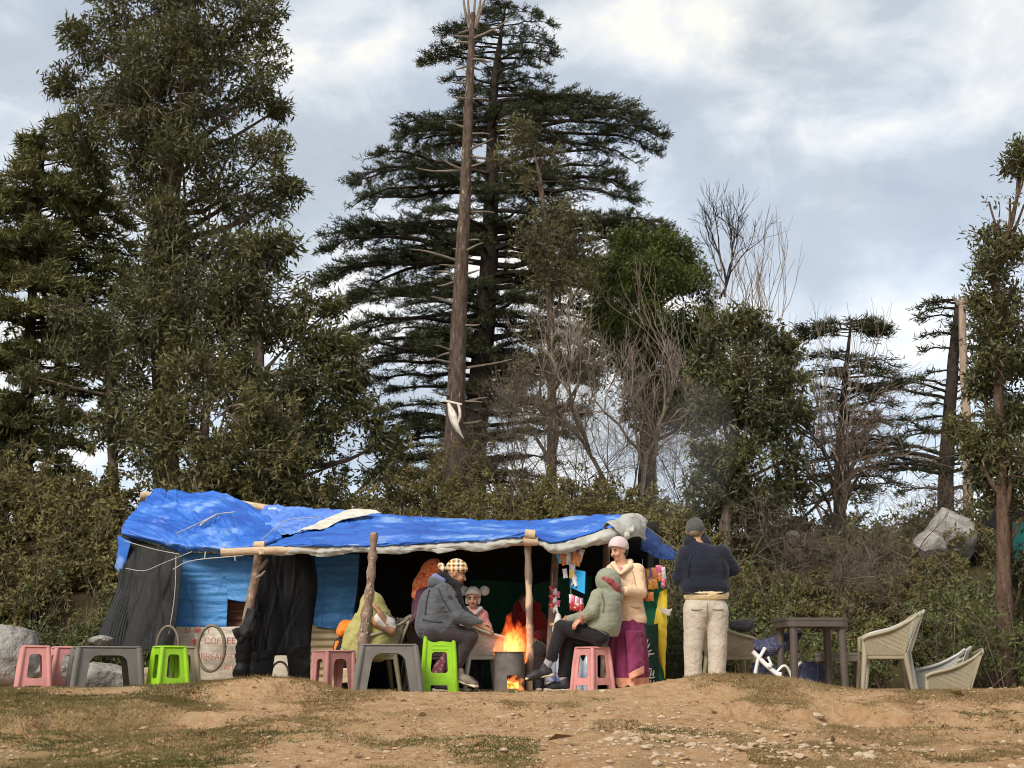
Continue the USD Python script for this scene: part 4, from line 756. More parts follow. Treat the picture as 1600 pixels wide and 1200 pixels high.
packets('second row of yellow packets on the right end of the shack', [(1003, 914, 15.69, .08, .11, 0, 'orange'), (1008, 914, 15.68, .08, .11, .1, 'yellow'), (1013, 913, 15.67, .08, .11, 0, 'red'), (1018, 913, 15.66, .08, .11, -.1, 'yellow'), (1023, 912, 15.65, .07, .11, .1, 'orange'), (1036, 910, 15.64, .05, .1, 0, 'pink')], 150)
packets('lowest pair of orange packets on the right end of the shack', [(1005, 930, 15.69, .08, .1, .1, 'orange'), (1010, 931, 15.68, .08, .1, -.1, 'red'), (1016, 932, 15.67, .08, .1, 0, 'orange')], 160)
t = thing('poster', 'bright blue poster with a pale slanted streak hanging in the stall', 'poster', at(903, 905, 15.25))
a, b, c, d = at(891, 888, 15.3), at(915, 893, 15.1), at(914, 928, 15.1), at(891, 917, 15.3)
part(t, 'board', cloth(np.array([[a * (1 - u) + b * u for u in np.linspace(0, 1, 6)], [d * (1 - u) + c * u for u in np.linspace(0, 1, 6)]]), thick=.006), M('poster_blue', (.03, .30, .62), (.05, .40, .70), 4, .35), False, True)
part(t, 'pale_print', MB().tube([at(896, 899, 15.23), at(901, 916, 15.19)], [.03, .02], 4).tube([at(893, 914, 15.25), at(900, 902, 15.2)], [.012, .02], 4), white_print, False, True)
t = thing('paper_bag', 'white paper flap sticking out at the right end of the shack', 'paper bag', at(1046, 958, 15.6))
part(t, 'sheet', sheet([[(1030, 948, 15.64), (1044, 952, 15.6), (1051, 950, 15.6)], [(1034, 958, 15.62), (1044, 962, 15.58), (1046, 962, 15.6)]], 10, 8, .02, 6, 3, .004), cream_tarp, True, True)
t = thing('carrier_bag', 'pale plastic bag hanging from the thin pole behind the outstretched hand', 'bag', at(872, 975, 15.4))
part(t, 'bag', MB().add(*solid([cap(at(872, 962, 15.4), at(873, 985, 15.4), .03, .075)], .012, .02, .015, 14, 5)), white_print, True, True)
part(t, 'handle', MB().tube([at(869, 945, 15.42), at(872, 962, 15.4)], .01, 4), white_print, False, True)
bottle_m = M('bottle_plastic', (.30, .36, .42), (.42, .48, .54), 12, .2, 0, 30, .6); label_m = M('bottle_label', (.06, .09, .28), (.5, .52, .6), 16, .4)
g = rng(75)
for k, (x, lab) in enumerate(((862, 'leftmost water bottle in the row behind the seated legs'), (876, 'second water bottle in the row behind the seated legs'), (905, 'water bottle seen just left of the pink seat stool leg'), (918, 'water bottle seen through the pink stool opening'))):
    p = at(x, 1080, 15.6); t = thing('water_bottle', lab, 'bottle', (p[0], p[1], 0))
    pr_ = [(0, .055, 0), (.02, .06, 0), (.10, .058, 0), (.22, .06, 0), (.30, .05, 0), (.36, .022, 0), (.40, .02, 0)]
    part(t, 'body', MB().tube([[0, 0, q[0]] for q in pr_], [q[1] for q in pr_], 14), bottle_m, 50)
    part(t, 'label', MB().tube([[0, 0, .10], [0, 0, .2]], .0625, 14), label_m, 50); part(t, 'cap', MB().tube([[0, 0, .40], [0, 0, .43]], .024, 10), letter_red, 50)
# hoops and trays in front of the banner
hoop_m = M('dull_metal_hoop', (.10, .085, .06), (.17, .145, .11), 10, .6, .2, 40, .3)
def hoop(name, label, px, py, d, rx, rz, r, rot=0.0, sides=6, cat='hoop'):
    c = at(px, py, d); t = thing(name, label, cat, c); a = np.linspace(0, 2 * np.pi, 33)
    P = np.stack([np.cos(a) * rx * math.cos(rot), np.cos(a) * rx * math.sin(rot), np.sin(a) * rz], 1); part(t, 'ring', MB().tube(P, r, sides, False), hoop_m, True)
    return t
hoop('wheel_hoop', 'large upright hoop leaning on the cream coffee banner', 330, 1013, 15.9, .15, .25, .02)
hoop('wheel_hoop', 'smaller arched hoop behind the green stool at the black sheet', 262, 1010, 15.75, .12, .22, .016)
hoop('wheel_hoop', 'low hoop half hidden behind the black curtain foot', 437, 1056, 15.62, .10, .15, .013)
t = thing('sieve_tray', 'round shallow wooden tray lying before the coffee banner', 'tray', at(326, 1062, 15.0) * [1, 1, 0])
part(t, 'rim', MB().tube([[0, 0, 0.0], [0, 0, .11]], [.24, .255], 24, False).tube([[0, 0, .11], [0, 0, .0]], [.235, .22], 24, False), M('tray_wood', (.26, .19, .12), (.34, .25, .17), 8, .7), 40)
part(t, 'bottom', MB().tube([[0, 0, .02], [0, 0, .035]], [.236, .236], 24), M('tray_mesh', (.20, .16, .11), (.26, .21, .15), 30, .8), 40)

# ---------------------------------------------------------------- furniture
plast = {n: M('plastic_' + n, c, tuple(x * .78 for x in c), 5, r, .12, 14, .4, obj=True, c3=tuple(x * .6 for x in c), detail=8) for n, c, r in (('pink', (.52, .23, .215), .42), ('dusty_pink', (.36, .17, .16), .5), ('lime', (.25, .50, .012), .35), ('grey', (.125, .115, .105), .55), ('ash', (.30, .295, .27), .45), ('beige', (.27, .23, .155), .5), ('palegrey', (.36, .36, .33), .45), ('brown', (.075, .06, .05), .45), ('grime', (.20, .18, .15), .6))}
def side_frame(wt, wb, h, win, low=None, th=.010, lean=0.0):
    """One trapezoid side with a rounded opening; x across, z up."""
    P = Polygon([(-wb / 2, 0), (wb / 2, 0), (wt / 2, h), (-wt / 2, h)])
    x0t, x0b, z0, z1, r = win; hole = Polygon([(-x0b, z0), (x0b, z0), (x0t, z1), (-x0t, z1)]).buffer(-r).buffer(r, 8)
    if z0 <= 0: hole = hole.union(Polygon([(-x0b, -.01), (x0b, -.01), (x0b, z0 + r * 1.5 + .01), (-x0b, z0 + r * 1.5 + .01)]).intersection(Polygon([(-x0b - .001, -.02), (x0b + .001, -.02), (x0t, z1), (-x0t, z1)])))
    P = P.difference(hole)
    if low: P = P.difference(Polygon([(-low[0], -.01), (low[0], -.01), (low[0] * .96, low[1]), (-low[0] * .96, low[1])]).buffer(-.012).buffer(.012, 4).union(sbox(-low[0], -.02, low[0], low[1] * .5)))
    return P
def stool(name, label, color, loc, rot, wt=.235, wb=.305, h=.455, win=(.056, .074, .14, .37, .03), low=(.088, .07), group=None, stacked=1, cat='stool', ribs=False, tilt=None, post=.026, dt=None):
    t = thing(name, label, cat, loc, rot, group, tilt=tilt); m = plast[color]; dt = dt or 1.0
    def sq(w): return w, w * dt
    part(t, 'seat', MB().box((0, 0, h - .012), (wt + .03, (wt + .03) * dt, .024), None, .011).box((0, 0, h - .035), (wt + .012, (wt + .012) * dt, .03), None, .01), m, 40)
    for s_ in range(stacked):
        dz = -.045 * s_; e = .012 * s_
        for k in range(4):
            A = k * math.pi / 2; odd = k % 2; wtk, wbk = (wt * dt, wb * dt) if odd else (wt, wb); dist_t, dist_b = ((wt / 2, wb / 2) if odd else (wt * dt / 2, wb * dt / 2))
            sc = wtk / wt; P = side_frame(wtk, wbk, h - .03, (win[0] * sc, win[1] * sc, win[2], win[3], win[4]), low)
            if s_: P = P.intersection(sbox(-9, 0, 9, .10)) if low else P
            lean = math.atan2(dist_b - dist_t, h); Rl = np.array([[1, 0, 0], [0, math.cos(lean), math.sin(lean)], [0, -math.sin(lean), math.cos(lean)]])
            mb = MB(); b = MB().poly(P, .010).arrays(); v = b[0] * [1, 1, 1 / math.cos(lean)]
            v = v @ Rl.T; v[:, 1] -= dist_b + e; v[:, 2] += max(dz, 0)
            mb.add(v @ rotz(A).T, b[1])
            if ribs and not s_ and not odd:
                for q in range(2): mb.box(np.array([0, -(dist_t + .006 + (dist_b - dist_t) * (.12 + .1 * q)), h - .095 - .04 * q]) @ rotz(A).T, (wt * .55, .012, .012), rotz(A), .004)
            part(t, 'side_panel', mb, m, 30)
    for sx in (-1, 1):
        for sy in (-1, 1):
            part(t, 'leg', MB().tube([[sx * wb / 2, sy * wb * dt / 2, 0], [sx * (wb * .35 + wt * .65) / 2, sy * (wb * .35 + wt * .65) * dt / 2, h * .62], [sx * (wt / 2 - .004), sy * (wt * dt / 2 - .004), h - .02]], [post * .9, post, post * .95], 10), m, 40)
    return t
G = lambda px, d: np.array([(px - 800) / F * d * .9797 * 1.0 / .96, d, 0.0])
def foot(px, d):
    p = at(px, 1075, d); return (p[0], d, float(max(gz(p[0], d), -.02)) if d < 14.0 else 0.0)
pinkL = stool('plastic_stool', 'nearer pink plastic stool at the far left, by the big grey boulder', 'pink', foot(51, 14.1), 22)
dup(pinkL, 'pink plastic stool partly hidden between its twin and the grey low table', foot(100, 14.6), 28)
dup(pinkL, 'pink plastic stool that the person in the green hoodie sits on', foot(926, 14.75), 42)
stool('plastic_stool', 'dusky pink stool in the shade beside the leaning pole', 'dusty_pink', foot(520, 14.7), 35, win=(.07, .10, -.02, .33, .05), low=None, wt=.30, h=.42)
stool('plastic_stool', 'lime green stool before the coffee banner', 'lime', foot(262, 14.25), 34)
stool('plastic_stool', 'beige stool mostly hidden behind the lime green stool', 'beige', foot(280, 14.62), 34)
stool('plastic_stool', 'stack of nested lime green stools the man in the grey jacket sits on', 'lime', foot(686, 14.72), 3, wt=.29, wb=.34, stacked=3, ribs=True, h=.56, win=(.075, .09, .19, .40, .03))
t = stool('low_table', 'grey plastic low table with arched sides, left of the lime stool', 'grey', foot(163, 14.2), 24, wt=.58, wb=.66, h=.45, win=(.17, .225, -.02, .36, .09), low=None, cat='low table', dt=.62, post=.034)
stool('low_table', 'grey plastic low table with an arched side, right of the leaning pole', 'grey', foot(606, 14.15), 6, wt=.52, wb=.64, h=.47, win=(.15, .215, -.02, .38, .1), low=None, cat='low table', dt=.7, post=.034)

def lattice(a, b, c, d, n=7, th=.006):
    """Diagonal raised ribs on the four-sided panel a b c d."""
    m = MB(); q = lambda u, w: (a * (1 - u) + b * u) * (1 - w) + (d * (1 - u) + c * u) * w
    for k in range(-n, n + 1):
        for s_ in (1, -1):
            pts = []
            for u in np.linspace(0, 1, 9):
                w = (k / n + s_ * u * 1.0) if s_ > 0 else (k / n + 1 - u)
                if 0 <= w <= 1: pts.append(q(u, w))
            if len(pts) > 1: m.tube([pts[0], pts[-1]], th, 4, False)
    return m
def chair(name, label, color, loc, rot, group=None, tilt=None, rim=None):
    """Moulded armchair that faces +x, its arms filled with lattice panels."""
    t = thing(name, label, 'chair', loc, rot, group, tilt=tilt, scale=(.87, .87, .92)); m = plast[color]; W = .27
    part(t, 'seat', cloth(np.array([[[x, y, .415 + .02 * ((y / .24) ** 2) - .03 * (1 - abs(x - .0) / .25) * 0 + .012 * (x > .2)] for x in np.linspace(-.22, .27, 10)] for y in np.linspace(-.25, .25, 8)]), thick=-.012), m, 40)
    part(t, 'apron', MB().box((.255, 0, .385), (.02, .50, .06), None, .008).box((.02, -.255, .385), (.47, .016, .06), None, .007).box((.02, .255, .385), (.47, .016, .06), None, .007), m, 30)
    for sy in (-1, 1):
        a, b, c, d = np.array([.25, sy * W, .40]), np.array([-.20, sy * W, .40]), np.array([-.29, sy * (W + .02), .76]), np.array([.25, sy * (W + .02), .59])
        pan = np.array([[(a * (1 - u) + b * u) * (1 - w) + (d * (1 - u) + c * u) * w for u in np.linspace(0, 1, 8)] for w in np.linspace(0, 1, 6)])
        part(t, 'arm_panel', MB().add(*cloth(pan, thick=.006 * sy)), m, 40)
        part(t, 'arm_lattice', lattice(a, b, c, d, 8, .0036), m, False)
        part(t, 'arm_rim', MB().tube(spline([[.27, sy * (W + .02), .57], [.20, sy * (W + .035), .605], [-.05, sy * (W + .035), .665], [-.28, sy * (W + .015), .77], [-.37, sy * (W - .03), .835]], 14), np.linspace(.02, .016, 14), 8), m, 50)
        part(t, 'leg', MB().tube([[.26, sy * .255, .60], [.255, sy * .26, .40], [.30, sy * .28, .0]], [.018, .034, .024], 8), m, 50)
        part(t, 'leg', MB().tube([[-.20, sy * .24, .42], [-.27, sy * .27, .0]], [.034, .024], 8), m, 50)
    bk = np.array([[[-.21 - .17 * w - .05 * (1 - (2 * u - 1) ** 2), (2 * u - 1) * (.26 - .015 * w), .41 + .40 * w + .05 * w * (1 - (2 * u - 1) ** 2)] for u in np.linspace(0, 1, 12)] for w in np.linspace(0, 1, 8)])
    part(t, 'backrest', cloth(bk, thick=.008), m, 40)
    br = MB()
    for q in range(2, 10, 1): br.tube([bk[1, q], bk[4, q] + [.0, 0, 0], bk[6, q]], .006, 4, False)
    part(t, 'back_ribs', br, m, False)
    part(t, 'back_rim', MB().tube(spline(bk[-1], 16), .017, 8), m, 50)
    return t
chair('plastic_chair', 'pale grey chair with latticed arms between the child and the fire', 'ash', foot(748, 15.05), 20)
chair('plastic_chair', 'beige chair the woman in the olive shawl sits on', 'beige', foot(585, 15.2), 195)
chair('plastic_chair', 'dark red chair under the woman in the orange headscarf', 'brown', foot(662, 15.6), 10)
c0 = chair('plastic_chair', 'beige chair with a dark bag on its arm, behind the man in navy', 'beige', foot(1140, 15.3), 8)
cs = chair('plastic_chair', 'front beige chair of the pair right of the dark table', 'beige', foot(1385, 14.6), 172, 'chairs')
chair('plastic_chair', 'grey chair nested behind the beige one right of the dark table', 'palegrey', (foot(1396, 14.66)[0], 14.78, .03), 170)
low = lambda px, d, dz: (foot(px, d)[0], d, dz)
chair('plastic_chair', 'grey chair sunk beyond the rim at the far right, left of its pair', 'palegrey', low(1462, 14.95, -.34), 160)
chair('plastic_chair', 'beige-sided chair at the far right, right of its pair', 'beige', low(1478, 14.6, -.37), 174)

def table(name, label, loc, rot, w, dp, h, color, leg=.042):
    t = thing(name, label, 'table', loc, rot); m = plast[color]
    o = sbox(-w / 2 + .09, -dp / 2 + .09, w / 2 - .09, dp / 2 - .09).buffer(.09, 6); e = trimesh.creation.extrude_polygon(o, .028, engine='earcut'); v = np.array(e.vertices) + [0, 0, h - .028]
    part(t, 'tabletop', (v, e.faces), m, 30)
    o2 = o.buffer(-.006); ap = o2.difference(o2.buffer(-.022)); e = trimesh.creation.extrude_polygon(ap, .06, engine='earcut'); part(t, 'apron', (np.array(e.vertices) + [0, 0, h - .088], e.faces), m, 30)
    for sx in (-1, 1):
        for sy in (-1, 1):
            x, y = sx * (w / 2 - .075), sy * (dp / 2 - .075); part(t, 'leg', MB().tube([[x, y, h - .05], [x + sx * .012, y + sy * .012, 0]], [leg, leg * .85], 12), m, 50)
            part(t, 'leg_collar', MB().tube([[x, y, h - .10], [x, y, h - .06]], [leg * 1.1, leg * 1.25], 12), m, 50)
    return t
table('plastic_table', 'dark brown plastic table standing on the rim at the right', foot(1270, 14.6), 4, .64, .66, .735, 'brown')
table('plastic_table', 'small low brown table behind the right leg of the dark table', foot(1318, 15.3), 4, .52, .4, .40, 'grime', .034)
# dark bag on the chair
bg = at(1160, 975, 15.2); t = thing('cloth_bag', 'dark grey cloth bag slung over the chair back behind the man in navy', 'bag', bg)
part(t, 'bag', MB().add(*solid([cap(at(1146, 976, 15.2), at(1172, 974, 15.15), .05, .045), cap(at(1172, 974, 15.15), at(1174, 962, 15.15), .03, .015), ell(at(1160, 980, 15.18), (.12, .07, .05))], .012, .03, .02, 9, 4)), M('bag_cloth', (.05, .045, .05), (.085, .075, .08), 8, .8), True, True)
# folded baby stroller
navy_dot = usdkit.material(stage, '/World/Looks/navy_dotted_cloth', {'g': ('geometry', {}), 'm': ('mapping', {'scale': (1, 1, 1)}), 'v': ('voronoi_texture', {'scale': 52.0, 'randomness': .35}), 'r': ('rgb_ramp', {'ramp': [(.16, (.42, .43, .48)), (.24, (.012, .015, .05))]}), 'p': ('principled_bsdf', {'roughness': .7})}, [('g.position', 'm.vector'), ('m.vector', 'v.vector'), ('v.distance', 'r.fac'), ('r.color', 'p.base_color')], surface='p.BSDF')
white_pl = M('white_frame_plastic', (.68, .68, .68), (.58, .58, .58), 8, .4)
sb = at(1215, 1078, 15.0); t = thing('baby_rocker', 'tipped navy dotted baby seat with a white frame behind the dark table', 'baby seat', sb)
part(t, 'hood', sheet([[(1176, 1000, 14.95), (1190, 1000, 14.9), (1215, 993, 14.9), (1252, 984, 15.0)], [(1178, 1012, 14.85), (1200, 1014, 14.8), (1226, 1006, 14.82), (1252, 992, 14.9)], [(1182, 1020, 14.9), (1200, 1026, 14.85), (1222, 1018, 14.86), (1240, 1010, 14.95)]], 24, 16, .015, 5, 3, .012), navy_dot, True, True)
part(t, 'seat_cloth', sheet([[(1176, 1035, 15.0), (1196, 1030, 14.95), (1212, 1040, 14.92), (1222, 1056, 14.95)], [(1176, 1072, 15.0), (1196, 1076, 14.95), (1210, 1078, 14.92), (1232, 1078, 14.95)]], 20, 14, .02, 5, 4, .012), navy_dot, True, True)
part(t, 'foot_cloth', sheet([[(1238, 1040, 15.0), (1256, 1035, 14.95), (1276, 1036, 14.95), (1286, 1046, 15.0)], [(1236, 1076, 15.0), (1256, 1080, 14.92), (1276, 1078, 14.92), (1290, 1072, 15.0)]], 20, 14, .02, 5, 5, .02), navy_dot, True, True)
part(t, 'frame', MB().tube(L3((1176, 1018, 14.82), (1196, 1038, 14.8), (1222, 1060, 14.8)), .024, 7).tube(L3((1180, 1052, 14.82), (1184, 1032, 14.8), (1196, 1012, 14.8)), .018, 7).tube(L3((1206, 1040, 14.78), (1200, 1026, 14.78)), .014, 7).tube(spline(L3((1212, 1052, 14.8), (1224, 1040, 14.8), (1232, 1046, 14.82), (1238, 1062, 14.85)), 8), .014, 7).tube(L3((1236, 1050, 14.9), (1252, 1034, 14.88)), .014, 7).tube(L3((1222, 1060, 14.8), (1236, 1078, 14.82)), .024, 7), white_pl, 50, True)
for x, y in ((1202, 1040), (1218, 1054)): part(t, 'joint', MB().box(at(x, y, 14.78), (.05, .04, .05), None, .012), white_pl, 30, True)

# fire drum
drum_m = M('sooty_steel_drum', (.07, .062, .056), (.13, .115, .105), 8, .6, .3, 30, .4, c3=(.22, .2, .19))
dl = foot(796, 14.85); t = thing('fire_drum', 'sooty steel drum with a glowing opening and a wood fire inside', 'fire drum', dl)
R, H = .158, .40; n = 40; ang = np.linspace(0, 2 * np.pi, n + 1)[:-1]; zz = np.linspace(0, H, 13)
V = np.array([[R * (1 + .012 * (k in (3, 9))) * math.cos(a), R * (1 + .012 * (k in (3, 9))) * math.sin(a), z] for k, z in enumerate(zz) for a in ang]); Fq = []
for k in range(12):
    for q in range(n):
        a = ang[q] + np.pi / n; face_a = (a - (-np.pi / 2 + .26) + np.pi) % (2 * np.pi) - np.pi
        if 1 <= k < 5 and abs(face_a) < .38: continue
        Fq.append([k * n + q, k * n + (q + 1) % n, (k + 1) * n + (q + 1) % n, (k + 1) * n + q])
part(t, 'drum', MB().add(V, Fq), drum_m, True)
part(t, 'rim', MB().tube(np.array([[R * math.cos(a), R * math.sin(a), H] for a in np.linspace(0, 2 * np.pi, 33)]), .009, 6, False), drum_m, True)
ember = usdkit.material(stage, '/World/Looks/embers', {'g': ('geometry', {}), 'n': ('noise_texture', {'scale': 22.0, 'detail': 4.0}), 'r': ('rgb_ramp', {'ramp': [(.35, (.12, .01, 0)), (.5, (1, .12, .01)), (.65, (1, .45, .08))]}), 'e': ('emission', {'strength': 1.6})}, [('g.position', 'n.vector'), ('n.fac', 'r.fac'), ('r.color', 'e.color')], surface='e.emission')
part(t, 'embers', solid([ell((0, 0, .05), (.14, .14, .06))], .02, .02, .03, 14, 3), ember, False)
for k in range(5):
    a = k * 1.3; part(t, 'log', MB().tube([[.09 * math.cos(a), .09 * math.sin(a), .06], [-.05 * math.cos(a + .6), -.05 * math.sin(a + .6), .30 + .03 * k]], [.024, .018], 7, lump=.15, seed=k), bark_dark, 50)
flame_v = usdkit.material(stage, '/World/Looks/flame', {
    'g': ('geometry', {}), 'mp': ('mapping', {'scale': (1, 1, .38)}), 'n': ('noise_texture', {'scale': 19.0, 'detail': 3.0, 'roughness': .55, 'distortion': 1.4}),
    'xyz': ('separate_xyz', {}), 'hz': ('map_range', {'from_min': .40, 'from_max': .86, 'to_min': .10, 'to_max': -.16}), 'ad': ('math', {'math_type': 'add'}),
    's': ('rgb_ramp', {'ramp': [(.36, (0, 0, 0)), (.47, (.25, .25, .25)), (.56, (.7, .7, .7)), (.66, (1, 1, 1))]}), 'sm': ('math', {'math_type': 'multiply', 'value2': 5.5}),
    'c': ('rgb_ramp', {'ramp': [(.36, (1, .045, .003)), (.52, (1, .115, .015)), (.66, (1, .25, .055))]}),
    'v': ('principled_volume', {'color': (.05, .03, .02), 'density': .5})},
    [('g.position', 'mp.vector'), ('mp.vector', 'n.vector'), ('g.position', 'xyz.vector'), ('xyz.z', 'hz.value'), ('n.fac', 'ad.value1'), ('hz.result', 'ad.value2'),
     ('ad.value', 's.fac'), ('s.color', 'sm.value1'), ('sm.value', 'v.emission_strength'), ('ad.value', 'c.fac'), ('c.color', 'v.emission_color')], volume='v.volume')
g = rng(91); ft = thing('fire', 'orange flames leaping from the sooty drum', 'fire', (dl[0], dl[1], dl[2] + .36))
def tongue(b, hgt, sw, r0, k):
    w = np.linspace(0, 1, 7); P = np.stack([b[0] + sw * w ** 1.4 + .03 * np.sin(w * 6 + k), b[1] + .0 * w, b[2] + w * hgt], 1)
    return chain(P, r0 * np.sin(np.pi * np.clip(w * .8 + .2, 0, 1)) ** .7 * (1 - .45 * w) + .006)
for k in range(9):
    a = k * 2.4; r0 = .105 * math.sqrt((k + .5) / 9)
    part(ft, 'flame_tongue', solid(tongue((r0 * math.cos(a), r0 * math.sin(a), -.03), g.uniform(.28, .52), g.uniform(.0, .15), g.uniform(.065, .09), k), .014, .02, .0), flame_v, False)
for k in range(3): part(ft, 'flame_tongue', solid(tongue((.01 + .045 * k, -.115, -.35), (.12, .17, .13)[k], .01, .034, k), .010, .02, .0), flame_v, False)

# boulders and stones
rock_m = M('pale_limestone', (.15, .14, .125), (.30, .285, .265), 5.5, .9, 1.0, 9, .15, c3=(.44, .42, .39), dist=.07, detail=9)
stone_m = M('dusty_stone', (.30, .22, .15), (.39, .31, .225), 8, .9, .6, 30, .1, c3=(.47, .41, .33), dist=.01)
def rock_mesh(c, size, seed, sub=3, cuts=9):
    g = rng(seed); m = trimesh.creation.icosphere(sub); v = np.array(m.vertices)
    for _ in range(cuts):
        n_ = g.normal(size=3); n_ /= np.linalg.norm(n_); dd = g.uniform(.55, .9); s_ = v @ n_ - dd; v = v - np.where(s_ > 0, s_, 0)[:, None] * n_ * .92
    v = v * (1 + .18 * (meshkit.fbm(v * 2.2 + seed, 4, seed)[:, None] - .5)); return v * size + c, m.faces
def rock(label, px, py, d, w, h, seed, name='boulder', m=None, sub=4, dep=1.0):
    c = at(px, py, d); single(name, rock_mesh(c, np.array([w / 2, w / 2 * dep, h / 2]), seed, sub), m or rock_m, label, name, smooth=35)
rock('big grey limestone boulder at the far left edge', 0, 1040, 15.4, .95, 1.05, 1)
rock('low grey boulder behind the two pink stools', 90, 1050, 15.6, .9, .62, 2)
rock('pale rock seen under the arch of the left grey table', 165, 1062, 15.3, .6, .42, 3)
rock('tan rock behind the right leg of the left grey table', 215, 1064, 15.3, .45, .36, 4, m=stone_m)
rock('small white stone perched behind the left grey table', 158, 1003, 15.7, .3, .14, 5)
rock('jagged pale rock outcrop on the skyline at the right', 1482, 838, 22.6, .85, 1.05, 6)
rock('lower pale rock outcrop on the slope at the right', 1452, 858, 22.2, .55, .55, 7)
rock('single pale rock in the brush right of the bushy oak', 1238, 838, 22.6, .24, .2, 8)
# the edge of another tent at the right border
t = thing('far_tent', 'corner of a second tent with a dark awning at the right border', 'tent', at(1570, 850, 21))
part(t, 'awning', sheet([[(1534, 818, 21), (1548, 785, 21.2), (1560, 775, 21.5)], [(1545, 822, 20.8), (1562, 800, 21), (1580, 790, 21.4)], [(1556, 826, 20.6), (1575, 815, 20.8), (1600, 805, 21.2)]], 14, 12, .02, 3, 3, .02), black_plastic, True, True)
part(t, 'tent_wall', sheet([[(1578, 820, 21.3), (1600, 815, 21.4), (1640, 815, 21.5)], [(1578, 900, 21.3), (1600, 900, 21.4), (1640, 900, 21.5)]], 14, 14, .04, 3, 4, .01), M('teal_tent_cloth', (.01, .16, .15), (.02, .22, .20), 4, .6), True, True)
part(t, 'blue_corner', sheet([[(1553, 810, 21.2), (1562, 805, 21.3)], [(1556, 835, 21.2), (1563, 832, 21.3)]], 6, 6, .01, 3, 4, .01), blue_sheet, True, True)
part(t, 'tent_pole', MB().tube([at(1580, 812, 21.2), at(1580, 960, 21.2)], .03, 6), bark, 50, True)
# stones on the slope
def ground_at(px, py):
    ds = np.linspace(8.3, 13.4, 300); P = np.array([at(px, py, d) for d in ds]); s_ = P[:, 2] - gz(P[:, 0], P[:, 1]); k = np.argmax(s_ > 0) if (s_ > 0).any() and s_[0] < 0 else len(ds) - 1
    return P[k]
for k, (px, py, wpx, hpx, lab) in enumerate([(1010, 1146, 42, 18, 'flat white stone at the head of the rubble'), (1345, 1168, 60, 20, 'long pale slab right of the rubble'), (1040, 1167, 40, 14, 'dark grey stone in the lower rubble'), (718, 1134, 56, 20, 'flat grey stone set in the turf lip'), (315, 1150, 30, 16, 'grey wedge stone under the turf lip at left'), (505, 1080, 26, 8, 'small white stone on the turf below the black curtain'), (140, 1163, 60, 12, 'flat pale slab low on the left of the slope'), (990, 1193, 36, 12, 'pale stone cut by the lower picture edge'), (352, 1192, 26, 14, 'white stone at the bottom left of centre'), (413, 1190, 20, 12, 'tan stone at the bottom left of centre'), (882, 1109, 40, 10, 'pale flat stones low on the bare soil in the middle'), (975, 1106, 30, 9, 'buff stone on the bare soil right of middle'), (1290, 1125, 22, 9, 'small white stone in the red bank'), (300, 1126, 26, 9, 'flat white stone on the turf lip'), (40, 1130, 22, 8, 'small pale stone at the left border'), (1225, 1093, 30, 10, 'buff stone under the mound at right'), (1170, 1110, 34, 14, 'pale stone in the upper rubble'), (1330, 1186, 36, 14, 'grey stone low on the right of the slope'), (820, 1188, 24, 12, 'small tan stone at the lower middle'), (60, 1182, 40, 16, 'grey half buried stone at the lower left')]):
    p = ground_at(px, py); s_ = p[1] / 2153 * 1.02
    single('stone', rock_mesh(p + [0, 0, hpx * s_ * .12], np.array([wpx * s_ / 2, wpx * s_ * .4, hpx * s_ * .75]), 100 + k, 3), stone_m if k % 3 else rock_m, lab, 'stone', smooth=35)
g = rng(95)
def scatter_stones(label, n, cx, sx, cy, sy, size, seed, lim=(-6.4, 6.4)):
    g = rng(seed); V, Fc, k0 = [], [], 0; bank = [rock_mesh(np.zeros(3), np.ones(3), 200 + q, 1, 6) for q in range(6)]
    x, y = g.normal(cx, sx, n), g.normal(cy, sy, n); k = (x > lim[0]) & (x < lim[1]) & (y > 8) & (y < 13.5); x, y = x[k], y[k]; z = gz(x, y)
    for q in range(len(x)):
        v, f = bank[q % 6]; s_ = size * g.lognormal(0, .5); v = (v * [s_, s_ * .8, s_ * .5]) @ rotz(g.uniform(0, 6)).T + [x[q], y[q], z[q] + s_ * .12]; V.append(v); Fc.append(f + k0); k0 += len(v)
    single('rubble', (np.vstack(V), np.vstack(Fc)), stone_m, label, 'rubble', kind='stuff')
scatter_stones('broken stones strewn over the slope at right of centre', 800, 1.6, .9, 10.4, .9, .017, 96)
scatter_stones('small stones scattered over the whole slope', 1500, 0.5, 3.4, 10.6, 1.3, .010, 97)
scatter_stones('pale chips on the lower left of the slope', 220, -4.0, 1.0, 9.6, .5, .016, 98)
def loose(name, label, n, size, mat, seed, leafy=False):
    g = rng(seed); x, y = g.uniform(-6.4, 6.4, n), g.uniform(8.4, 13.6, n); k = meshkit.fbm(np.c_[x * 1.1, y * 1.4, 0 * x], 3, seed) > .47; x, y = x[k], y[k]; z = gz(x, y); s_ = size * g.lognormal(0, .5, len(x))
    if leafy: v, f = leaves(np.c_[x, y, z + .006], g.normal(size=(len(x), 3)) * [1, 1, .25], g.normal(size=(len(x), 3)) * .5 + [0, 0, 1], s_, s_ * .4)
    else:
        b, bf = rock_mesh(np.zeros(3), np.ones(3), 7, 0, 4); R = g.uniform(.6, 1.3, (len(x), 1, 3)) * s_[:, None, None]; a = g.uniform(0, 6, len(x)); c, q = np.cos(a)[:, None], np.sin(a)[:, None]
        p = b[None] * R; v = np.stack([p[..., 0] * c - p[..., 1] * q + x[:, None], p[..., 0] * q + p[..., 1] * c + y[:, None], p[..., 2] * .6 + z[:, None] + s_[:, None] * .1], -1).reshape(-1, 3); f = (np.arange(len(x))[:, None, None] * len(b) + np.asarray(bf)[None]).reshape(-1, 3)
    single(name, (v, f), mat, label, name.replace('_', ' '), kind='stuff')
